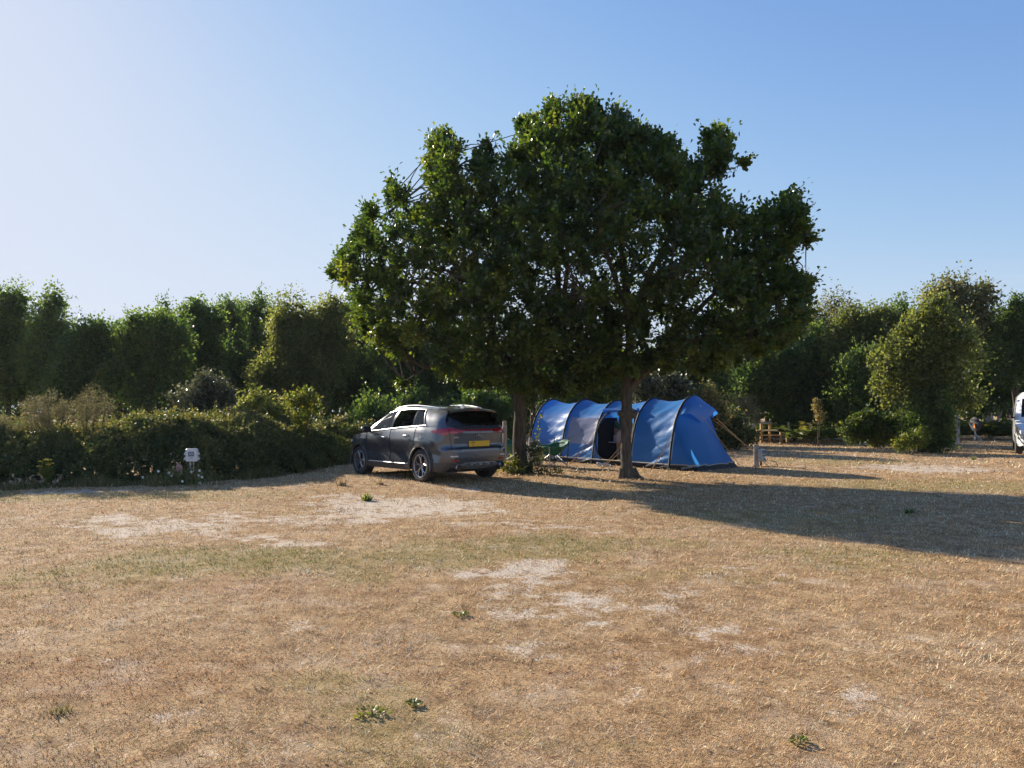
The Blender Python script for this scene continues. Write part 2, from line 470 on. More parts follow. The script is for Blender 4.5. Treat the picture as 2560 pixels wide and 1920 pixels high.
# ------------------------------------------------------------------ dry grass (stuff)
GR_STRAW = np.array([(.64, .48, .30), (.52, .36, .22), (.74, .60, .42), (.40, .26, .15), (.60, .40, .25), (.28, .19, .11), (.80, .69, .53), (.76, .62, .44)])*np.array([1.42, 1.31, 1.15])
GR_GREEN = np.array([(.24, .25, .07), (.34, .32, .10), (.17, .20, .055), (.42, .37, .14)])
def grass_band(d0, d1, dens, h, w, marg=1.0):
    y = np.sqrt(rng.random(int(dens*(d1 - d0)*((d0 + d1)*0.7 + 2*marg)))*(d1**2 - d0**2) + d0**2)
    x = (rng.random(len(y))*2 - 1)*(y*0.7 + marg)
    b, g, r = masks(x, y)
    n2 = fbm(x, y, 4.5, 41); n3 = fbm(x, y, 13, 43, 2)
    bare = .05 + .8*b + 1.9*(n2 - .5) + 1.5*(fbm(x, y, 1.7, 47) - .5) + 1.0*(n3 - .5)
    thin = fbm(x, y, 9, 77, 2)
    keep = ((bare < .62) | (rng.random(len(x)) < .16 + .3*(vnoise(x, y, 6, 97) > .62))) & (rng.random(len(x)) < np.clip(.35 + 1.6*(thin - .3), .12, 1))
    x, y, g, r, n2, n3 = x[keep], y[keep], g[keep], r[keep], n2[keep], n3[keep]
    n = len(x)
    ci = rng.integers(0, len(GR_STRAW), n)
    patch = fbm(x, y, 1.1, 55)[:, None]; n4 = vnoise(x, y, 30, 59)[:, None]
    col = GR_STRAW[ci]*(0.42 + .55*rng.random((n, 1)) + .55*(n2[:, None] - .35) + .45*(n4 - .4))*(1 + (patch - .5)*np.array([.4, .6, .95]))
    col = col*(1 - .35*np.clip(r, 0, 1)[:, None]*np.array([.5, 1, 1.2]))
    isg = rng.random(n) < np.clip(.02 + .62*g*(.2 + 1.2*n3) + .25*np.clip(fbm(x, y, .5, 83) - .55, 0, 1), 0, .8)
    col[isg] = GR_GREEN[rng.integers(0, len(GR_GREEN), isg.sum())]*(0.8 + .4*rng.random((isg.sum(), 1)))
    H = h*(0.4 + 1.1*rng.random(n))*(0.35 + 1.3*n3)
    az = rng.random(n)*2*np.pi
    lean = np.radians(35 + 52*rng.random(n)); lean[isg] *= .75
    dx = np.cos(az)*np.sin(lean)*H; dy = np.sin(az)*np.sin(lean)*H; dz = np.cos(lean)*H
    ww = w*(0.6 + .8*rng.random(n))*.5
    wa = az + np.pi/2 + rng.normal(size=n)*.4
    px, py = np.cos(wa)*ww, np.sin(wa)*ww
    z = hz(x, y) - .002
    V = np.empty((n, 3, 3))
    V[:, 0] = np.stack([x - px, y - py, z], -1); V[:, 1] = np.stack([x + px, y + py, z], -1)
    V[:, 2] = np.stack([x + dx, y + dy, z + dz], -1)
    return V.reshape(-1, 3), np.repeat(np.clip(col, .01, .9), 3, 0)
gv, gc = [], []
for a in [(2.4, 4.6, 9500, .034, .0036), (4.6, 7.5, 5600, .036, .0052), (7.5, 12, 2600, .040, .008), (12, 19, 950, .048, .0125), (19, 40, 110, .07, .034)]:
    v, c = grass_band(*a); gv.append(v); gc.append(c)
gv = np.concatenate(gv); gc = np.concatenate(gc)
me = np_mesh('dry_grass', gv, np.arange(len(gv)).reshape(-1, 3), 3)
point_col(me, 'col', gc)
M_GRASS = attrcol('dry_grass')
tag(obj_from('dry_grass', me, None, [M_GRASS]), 'short parched grass covering the field', 'grass', kind='stuff')
# ================================================================== vegetation
M_OAK = leafmat('oak_leaf', [(.018, .040, .016), (.036, .070, .020), (.064, .105, .026), (.14, .165, .036)], .46, (2.1, 2.0, .55), .34, .6)
M_DARK = leafmat('dark_leaf', [(.036, .064, .032), (.064, .104, .042), (.105, .148, .054), (.17, .19, .07)], .5, (2.0, 2.1, .75), .45)
M_OLIVE = leafmat('olive_leaf', [(.060, .080, .030), (.105, .130, .046), (.155, .175, .068), (.24, .235, .11)], .5, (2.1, 2.0, .8), .5)
M_BIRCH = leafmat('birch_leaf', [(.065, .078, .040), (.115, .128, .064), (.165, .17, .088), (.22, .20, .12)], .5, (1.9, 1.8, .9), .5)
M_BRAMBLE = leafmat('bramble_leaf', [(.034, .060, .028), (.060, .094, .036), (.115, .138, .048), (.22, .205, .075), (.30, .22, .12)], .38, (1.5, 1.4, .7), .5)
M_GORSE = leafmat('gorse_spine', [(.09, .082, .048), (.15, .145, .085), (.22, .225, .13), (.28, .24, .16)], .42, (1.2, 1.1, .8), .7, .2)
M_FERN = leafmat('bracken_frond', [(.035, .065, .018), (.065, .105, .028), (.13, .155, .04), (.25, .20, .07)], .42, (1.6, 1.6, .6), .5)
M_PALE = leafmat('dead_leaf', [(.28, .19, .10), (.42, .31, .18), (.60, .49, .32), (.72, .63, .45)], .35, (1.1, 1.05, .9), .7)
M_BRIGHT = leafmat('bright_leaf', [(.05, .085, .016), (.10, .14, .028), (.17, .20, .045), (.26, .23, .06)], .45, (1.6, 1.5, .6), .45)
M_GREY = leafmat('silvery_leaf', [(.045, .055, .032), (.09, .10, .06), (.16, .165, .11), (.27, .27, .2)], .3, (1.2, 1.2, .8), .4)
M_BARK = surf('oak_bark', (.055, .045, .034), .92, c2=(.15, .125, .095), scale=9, bump=1.0, bscale=22, spec=.15, stretch=(2.2, 2.2, .45))
M_BARK2 = surf('dark_bark', (.055, .045, .034), .9, c2=(.14, .115, .085), scale=10, bump=.6, spec=.15, stretch=(2, 2, .5))
M_BARK3 = surf('birch_bark', (.30, .26, .22), .8, c2=(.55, .50, .44), scale=5, spec=.2)

# ------------------------------------------------------------------ the two oaks
POLY = np.array([(826, 690), (834, 685), (855, 636), (878, 620), (897, 566), (928, 506), (950, 520), (963, 490), (991, 438), (1028, 477), (1020, 520), (1062, 525), (1066, 453), (1068, 402), (1080, 336), (1124, 335), (1155, 375), (1162, 415),
    (1188, 399), (1197, 381), (1218, 354), (1250, 333), (1259, 369), (1292, 363), (1292, 306), (1337, 302), (1361, 289), (1385, 245), (1400, 271), (1404, 318), (1429, 265), (1438, 248), (1457, 253), (1486, 254), (1504, 262), (1498, 303), (1534, 274), (1554, 274), (1564, 292),
    (1591, 312), (1630, 321), (1639, 351), (1606, 378), (1633, 381), (1654, 341), (1698, 360), (1706, 399), (1728, 414), (1743, 411), (1758, 363), (1770, 324), (1812, 329), (1830, 366), (1830, 399), (1850, 393), (1867, 423), (1847, 465), (1877, 465), (1859, 488), (1889, 493),
    (1901, 524), (1931, 518), (1952, 494), (1991, 474), (1997, 512), (2015, 560), (2031, 602), (2003, 629), (1985, 640), (1972, 680),
    (2018, 700), (2030, 735), (2024, 785), (2005, 835), (1955, 872), (1880, 905), (1800, 925), (1720, 928), (1640, 922), (1560, 945), (1480, 975), (1400, 985), (1320, 978), (1240, 968), (1180, 965),
    (1110, 950), (1080, 935), (1050, 925), (1012, 970), (990, 955), (985, 900), (930, 880), (905, 840), (885, 790), (858, 740)], float)
GAPS = [(1430, 700, 75, 38, .93), (1500, 640, 60, 35, .7), (1615, 590, 55, 55, .75), (1660, 640, 60, 40, .8), (1560, 700, 50, 60, .7), (1045, 700, 55, 28, .9), (1110, 650, 40, 30, .7), (1740, 690, 60, 28, .8), (1720, 760, 70, 26, .75), (1330, 590, 45, 35, .6), (1360, 730, 40, 30, .8), (1010, 455, 26, 30, .8), (1035, 480, 24, 24, .7), (1160, 400, 22, 26, .8), (1745, 395, 26, 40, .8), (1900, 470, 26, 36, .8), (1950, 510, 26, 22, .7), (1990, 655, 30, 22, .8), (920, 870, 24, 30, .7), (985, 560, 24, 18, .6), (1480, 690, 60, 30, .8),
        (1200, 640, 35, 28, .6), (1560, 400, 25, 22, .6), (1620, 470, 30, 24, .6), (1600, 860, 60, 30, .6), (1690, 830, 60, 30, .5), (1850, 600, 40, 26, .7), (1900, 520, 26, 26, .5), (1230, 800, 40, 26, .5), (1000, 620, 30, 22, .6), (1290, 780, 30, 26, .6), (1470, 560, 26, 22, .6)]
def in_poly(p, poly):
    x, y = p[:, 0], p[:, 1]; ins = np.zeros(len(p), bool)
    j = len(poly) - 1
    for i in range(len(poly)):
        xi, yi = poly[i]; xj, yj = poly[j]
        c = ((yi > y) != (yj > y)) & (x < (xj - xi)*(y - yi)/(yj - yi + 1e-9) + xi)
        ins ^= c; j = i
    return ins
def edge_dist(p, poly):
    d = np.full(len(p), 1e9)
    for i in range(len(poly)):
        a = poly[i]; b = poly[(i + 1) % len(poly)]; ab = b - a
        t = np.clip(((p - a)@ab)/(ab@ab), 0, 1)
        d = np.minimum(d, np.hypot(*(p - a - t[:, None]*ab).T))
    return d
def crown_depth(px): return 19.2 - np.clip((px - 1150)/560, -.2, 1.1)*1.5
def gap_p(p):
    g = np.zeros(len(p))
    for x, y, rx, ry, w in GAPS:
        q = ((p[:, 0] - x)/rx)**2 + ((p[:, 1] - y)/ry)**2
        g = np.maximum(g, .85*w*np.clip(1.6 - q, 0, 1))
    return g
cand = rng.random((26000, 2))*np.array([1240, 760]) + np.array([810, 240])
cand = cand[in_poly(cand, POLY)]
e = edge_dist(cand, POLY)*.0096
vo = .5*fbm(cand[:, 0]/100, cand[:, 1]/100, 1.3, 201, 2) + .5*vnoise(cand[:, 0]/100, cand[:, 1]/100, 2.4, 203)
ok = (e > .13) & (vo > np.where(e < .75, .47, .0)) & ((vo > .43) | (rng.random(len(cand)) < .25)) & (rng.random(len(cand)) > gap_p(cand))
cand, e = cand[ok], e[ok]
dm = crown_depth(cand[:, 0])
R0 = 3.3
ee = np.minimum(e, R0)
half = np.sqrt(np.maximum(ee*(2*R0 - ee), 0))*1.02
u = rng.random(len(cand))*2 - 1; u = np.sign(u)*np.abs(u)**.62
dd = dm + u*half
CW = np.stack([(cand[:, 0] - CX)/F*dd, dd, CAMZ - (cand[:, 1] - HY)/F*dd], -1)
sel = []
for i in range(len(CW)):                       # keep clumps apart
    r = .36 if e[i] < .5 else .56
    if not sel or np.min(np.sum((CW[sel] - CW[i])**2, 1)) > r*r: sel.append(i)
    if len(sel) > 1250: break
CW, e, cpx = CW[sel], e[sel], cand[sel]
spikes = [(1080, 372, .26), (1098, 385, .26), (1075, 410, .3), (985, 468, .22), (1218, 372, .25), (1374, 282, .22), (1434, 285, .24), (1502, 290, .24), (1782, 362, .26), (1800, 372, .26), (1790, 410, .3), (1860, 415, .18), (1984, 505, .22), (1990, 545, .26), (2015, 605, .2), (862, 650, .2), (838, 690, .2), (925, 530, .2), (2015, 715, .2), (1010, 955, .2), (1300, 318, .22), (1340, 318, .24), (1640, 350, .24)]
sp = np.array([(x, y) for x, y, r in spikes], float)
sd = crown_depth(sp[:, 0]) + rng.normal(size=len(sp))*.5
SPW = np.stack([(sp[:, 0] - CX)/F*sd, sd, CAMZ - (sp[:, 1] - HY)/F*sd], -1)
CW = np.concatenate([CW, SPW]); e = np.concatenate([e, np.array([r - .12 for _, _, r in spikes])]); cpx = np.concatenate([cpx, sp])
split = 1440 + (cpx[:, 1] - 600)*.06 + rng.normal(size=len(cpx))*45
own = (cpx[:, 0] > split).astype(int)
CR = np.clip((e + .03)/1.15, .20, .50)

OAK_BASE = [gp(1300, 1181), gp(1568, 1196)]
def on(k, px, py): return wp(px, py, OAK_BASE[k][1])
TR = [dict(pts=[on(0, 1302, 1186), on(0, 1301, 1172), on(0, 1300, 1150), on(0, 1298, 1110), on(0, 1299, 1070), on(0, 1301, 1035), on(0, 1298, 1000), on(0, 1296, 965)],
           rad=[.31, .24, .20, .185, .18, .168, .17, .19]),
      dict(pts=[on(1, 1572, 1200), on(1, 1571, 1188), on(1, 1567, 1172), on(1, 1565, 1130), on(1, 1565, 1090), on(1, 1566, 1052), on(1, 1567, 1036), on(1, 1567, 1018), on(1, 1566, 985)],
           rad=[.20, .175, .150, .132, .124, .135, .165, .13, .135])]
LAB = ['dense green oak behind the car, thick trunk with weeds round its foot', 'darker oak in front of the tent, slim bare trunk with a burl']
def bez(a, b, c, n): 
    return [Vector(a)*(1 - t)**2 + Vector(b)*2*t*(1 - t) + Vector(c)*t*t for t in np.linspace(0, 1, n)]
for k in range(2):
    base = OAK_BASE[k]
    root = thing('oak_tree', LAB[k], 'tree', base, 0, 'two oaks shading the pitch')
    B0 = np.array(base)
    idx = np.where(own == k)[0]
    C, r = CW[idx], CR[idx]
    # trunk and limbs
    tb = MB()
    loc = lambda p: Vector(p) - Vector(base)
    tb.tube([loc(p) for p in TR[k]['pts']], [q*.93 for q in TR[k]['rad']], 14)
    top = Vector(TR[k]['pts'][-1])
    for a in range(4):                                             # root flare
        an = (-.35, .5, 2.4, 3.6)[a]; sc_f = (.75, .45, .25, .3)[a]
        q = Vector(base) + Vector((math.cos(an)*.12, math.sin(an)*.12, .22))
        tb.tube([loc(q), loc(Vector(base) + Vector((math.cos(an)*(.12 + .16*sc_f), math.sin(an)*(.12 + .16*sc_f), .05))), loc(Vector(base) + Vector((math.cos(an)*(.14 + .34*sc_f), math.sin(an)*(.14 + .34*sc_f), -.05)))], [.09, .07, .03], 8)
    if k == 1:
        for dx, dz, rr in ((-.13, 0, .10), (.12, -.02, .12), (.05, .05, .12), (.17, .05, .06)):
            c0 = Vector(wp(1567, 1034, base[1])) + Vector((dx, -.05, dz)); tb.blob(loc(c0), (rr, rr, rr*.8), 9, 6)
    # limb targets by farthest point sampling
    sel2 = [int(np.argmax(C[:, 2]))]
    dist = np.linalg.norm(C - C[sel2[0]], axis=1)
    while len(sel2) < 13:
        j = int(np.argmax(dist)); sel2.append(j); dist = np.minimum(dist, np.linalg.norm(C - C[j], axis=1))
    nodes = []; nrad = []
    starts = [top]
    if k == 1:
        f2 = [top - Vector((0, 0, .05)), Vector(wp(1590, 952, base[1])), Vector(wp(1625, 915, base[1])), Vector(wp(1672, 872, base[1] + .1))]
        tb.tube([loc(p) for p in f2], [.10, .095, .09, .08], 10)
        f3 = [top - Vector((0, 0, .03)), Vector(wp(1568, 940, base[1])), Vector(wp(1575, 880, base[1])), Vector(wp(1572, 800, base[1]))]
        tb.tube([loc(p) for p in f3], [.12, .105, .09, .08], 10)
        starts = [f2[-1], f3[-1], f3[2]]
    else:
        f2 = [top - Vector((0, 0, .03)), Vector(wp(1330, 925, base[1])), Vector(wp(1370, 870, base[1])), Vector(wp(1395, 790, base[1]))]
        tb.tube([loc(p) for p in f2], [.13, .11, .10, .085], 10)
        f3 = [top - Vector((0, 0, .03)), Vector(wp(1270, 910, base[1])), Vector(wp(1235, 850, base[1])), Vector(wp(1220, 770, base[1]))]
        tb.tube([loc(p) for p in f3], [.14, .115, .10, .085], 10)
        starts = [f2[-1], f3[-1], f3[2], f2[2]]
    for s in starts: nodes.append(np.array(s)); nrad.append(.08)
    for j in sel2:
        tgt = Vector(C[j])
        st = min(starts, key=lambda s: (s - tgt).length)
        mid = st.lerp(tgt, .5) + Vector((rng.normal()*.25, rng.normal()*.25, .15*(tgt - st).length if tgt.z > st.z else .35))
        pts = bez(st, mid, tgt, 10)
        rad = np.linspace(.075, .014, 10)
        tb.tube([loc(p) for p in pts], rad, 7)
        for p, q in zip(pts, rad): nodes.append(np.array(p)); nrad.append(q)
    NA = np.array(nodes)
    for j in range(len(C)):
        dn = np.linalg.norm(NA - C[j], axis=1); m = int(np.argmin(dn))
        if dn[m] < .12 or dn[m] > 2.6: continue
        a = Vector(NA[m]); b = Vector(C[j]) + Vector((0, 0, CR[idx][j]*.6))
        md = a.lerp(b, .5) + Vector(rng.normal(size=3)*.09) + Vector((0, 0, -.05))
        tb.tube([loc(a), loc(md), loc(b)], [min(.02, nrad[m]), .013, .005], 5, cap=False)
    tb.build('trunk', M_BARK, root, 60)
    # leaves: shoots of leaves out of every clump
    S, L = 15, 14
    n = len(C)
    out_dir = unit(C - np.array([C[:, 0].mean(), C[:, 1].mean(), C[:, 2].min() + 1.2]))
    sd = unit(rng.normal(size=(n, S, 3))*.75 + out_dir[:, None]*.5 + np.array([0, 0, .5]))
    lowc = np.clip(1 - (cpx[idx][:, 1] - 985)/-110, 0, 1)[:, None, None]      # the underside hangs down
    sd = unit(sd + lowc*np.array([0, 0, -1.1]))
    eo = np.clip(1.1 - e[idx], 0, 1)[:, None]                         # shoots run longer at the outline
    slen = r[:, None]*(0.7 + .75*rng.random((n, S))) + eo*.36*rng.random((n, S))**2.5*np.clip(sd[..., 2] + .45, .1, 1.2)
    t = (np.arange(L)[None, None] + rng.random((n, S, L)))/L
    org = C[:, None] - sd*(r[:, None, None]*.12) + rng.normal(size=(n, S, 3))*(r[:, None, None]*.10)
    Pp = org[:, :, None] + sd[:, :, None]*(slen[:, :, None, None]*t[..., None]) + rng.normal(size=(n, S, L, 3))*.028
    Dd = unit(sd[:, :, None]*(.5 + .6*t[..., None]) + rng.normal(size=(n, S, L, 3))*.6)
    size = (.095 + .06*rng.random((n, S, L)))*(1 - .25*t)
    cl = rng.normal(size=(n, 1, 1))*.15 + rng.normal(size=(n, S, 1))*.13 + (fbm(C[:, 0], C[:, 2], .9, 5) - .5)[:, None, None]*.5
    tint = .36 + cl*1.25 + .07*rng.normal(size=(n, S, L)) + .32*(rng.random((n, S, 1)) < .13) + .12*t
    Pp = Pp.reshape(-1, 3); Dd = Dd.reshape(-1, 3)
    pix = np.stack([CX + Pp[:, 0]/Pp[:, 1]*F, HY - (Pp[:, 2] - CAMZ)/Pp[:, 1]*F], -1)
    kp = rng.random(len(Pp)) > gap_p(pix)*.9
    off_ = ~in_poly(pix, POLY) & (edge_dist(pix, POLY) > 12)
    kp &= ~(off_ & (rng.random(len(Pp)) < .6))
    leaves('crown', (Pp - B0)[kp], Dd[kp], size.ravel()[kp], tint.ravel()[kp], T_OAK, M_OAK, root, up=.9)

# ------------------------------------------------------------------ background trees
def canopy(lobes, D, base, leaf, dens, mat, root, spread=.8, droop=0.0, clump=.5, tmpl=T_QUAD, tint0=.4, front=True, core=True, sublobes=True):
    """lobes: (px, py, rx, ry[, dy]) in photo pixels at distance D"""
    Ps, Ds, Ss, Ts = [], [], [], []
    subs = []
    for lb in lobes:
        subs.append((lb[0], lb[1], lb[2]*.72, lb[3]*.72, lb[4] if len(lb) > 4 else 0))
        for _ in range(6 if lb[2] > 30 else 2):
            an = rng.random()*6.283; rr_ = .45 + .4*rng.random(); sc2 = .26 + .22*rng.random()
            subs.append((lb[0] + lb[2]*rr_*math.cos(an), lb[1] + lb[3]*rr_*math.sin(an), lb[2]*sc2, lb[3]*sc2*1.15, (lb[4] if len(lb) > 4 else 0) - lb[2]/F*D*spread*.6*(rng.random() - .2)))
    for lb in (subs if sublobes else lobes):
        px, py, rx, ry = lb[:4]; dy = lb[4] if len(lb) > 4 else 0
        d = D + dy
        c = np.array(wp(px, py, d)); a = rx/F*d; h = ry/F*d; b = a*spread
        area = math.pi*a*h
        nc = max(6, int(area*2.2/(clump*clump)))
        q = unit(rng.normal(size=(nc, 3)))
        q[:, 1] = np.where(q[:, 1] > .35, -q[:, 1]*rng.random(nc), q[:, 1]) if front else q[:, 1]
        q = unit(q)
        q *= (1.10 - .60*rng.random((nc, 1))**1.2)*(1 + .15*rng.normal(size=(nc, 1))); q[:, 0] *= 1 - .30*np.clip(q[:, 2], 0, 1)
        cc = c + q*np.array([a, b, h])
        nl = max(8, int(area*dens/nc))
        rr = clump*(.6 + .9*rng.random((nc, 1, 1)))
        v = unit(rng.normal(size=(nc, nl, 3)))*rng.random((nc, nl, 1))**.45*rr
        v[..., 2] *= 1.0 + droop*1.6
        v[..., 2] -= droop*rr[..., 0]*rng.random((nc, nl))
        P = cc[:, None] + v
        dr = unit(v + q[:, None]*.4 + rng.normal(size=v.shape)*.6 + np.array([0, 0, .25 - 1.2*droop]))
        Ps.append(P.reshape(-1, 3)); Ds.append(dr.reshape(-1, 3))
        Ss.append((leaf*(.7 + .6*rng.random(nc*nl))))
        ct = rng.normal(size=(nc, 1))*.22 + (rng.random((nc, 1)) < .12)*.25
        Ts.append((tint0 + ct + .15*rng.normal(size=(nc, nl))).ravel())
        # ragged sprays reaching out of the lobe
        ns = int(area*3.6); k = 14
        q = unit(rng.normal(size=(ns, 3)) + np.array([0, -.3, .35])); o0 = c + q*np.array([a, b, h])*(.80 + .2*rng.random((ns, 1)))
        sd = unit(q*.7 + rng.normal(size=(ns, 3))*.45 + np.array([0, 0, .75 - 1.3*droop])); ln = (.35 + .75*rng.random((ns, 1, 1))**1.5)*(1 + droop)
        tt = ((np.arange(k) + .5)/k)[None, :, None]
        P = o0[:, None] + sd[:, None]*ln*tt - np.array([0, 0, 1.0])*droop*(ln*tt**2) + rng.normal(size=(ns, k, 3))*(.085*(1.15 - tt))
        Ps.append(P.reshape(-1, 3)); Ds.append((sd[:, None]*.6 + rng.normal(size=P.shape)*.6).reshape(-1, 3)); Ss.append(leaf*(.6 + .5*rng.random(ns*k)))
        Ts.append((tint0 + .06 + .16*rng.normal(size=(ns, 1)) + .12*rng.normal(size=(ns, k))).ravel())
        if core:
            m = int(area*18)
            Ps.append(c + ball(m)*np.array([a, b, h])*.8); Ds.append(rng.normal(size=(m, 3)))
            Ss.append(np.full(m, leaf*3.2)); Ts.append(np.full(m, .12))  # large inner leaves block light; their dark tint paints the shade inside
    P = np.concatenate(Ps); D_ = np.concatenate(Ds); S_ = np.concatenate(Ss); T_ = np.concatenate(Ts)
    kp = P[:, 2] > hz(P[:, 0], P[:, 1]) + .03
    return leaves('crown', (P - np.array(base))[kp], D_[kp], S_[kp], T_[kp], tmpl, mat, root, up=.35)

def tree(name, label, D, lobes, bx, mat, leaf=.12, dens=640, bark=None, trunk=.14, cat='tree', group=None, spread=.8, droop=0, clump=.40, tint0=.4, branches=7, stems=1, core=True, tmpl=T_QUAD):
    x = (bx - CX)/F*D
    base = (x, D, float(hz(x, D)))
    root = thing(name, label, cat, base, 0, group)
    canopy(lobes, D, base, leaf, dens, mat, root, spread, droop, clump, tmpl, tint0, core=core)
    tb = MB(); b0 = Vector(base)
    tgt = [Vector(wp(l[0], l[1], D + (l[4] if len(l) > 4 else 0))) for l in lobes]
    tgt.sort(key=lambda v: -v.z)
    for s in range(stems):
        st = b0 + Vector((rng.normal()*.25*(s > 0), rng.normal()*.25*(s > 0), -.08))
        t = st.lerp(tgt[s % len(tgt)], .93)
        md = st.lerp(t, .45) + Vector((rng.normal()*.15, 0, 0)); md.x = st.x*.6 + md.x*.4
        pts = bez(st, md, t, 8)
        tb.tube([p - b0 for p in pts], np.linspace(trunk, trunk*.25, 8), 8)
        for q in range(branches):
            p = pts[2 + q % 5]; g = p.lerp(tgt[q % len(tgt)], .8) + Vector(rng.normal(size=3))*.3
            tb.tube([v - b0 for v in bez(p, p.lerp(g, .5) + Vector((0, 0, -.1)), g, 5)], np.linspace(trunk*.4, trunk*.08, 5), 5, cap=False)
    tb.build('trunk', bark or M_BARK2, root, 60)
    return root
G1 = 'trees beyond the hedge on the left'
G2 = 'trees behind the oaks and the tent'
G3 = 'trees along the right edge of the field'
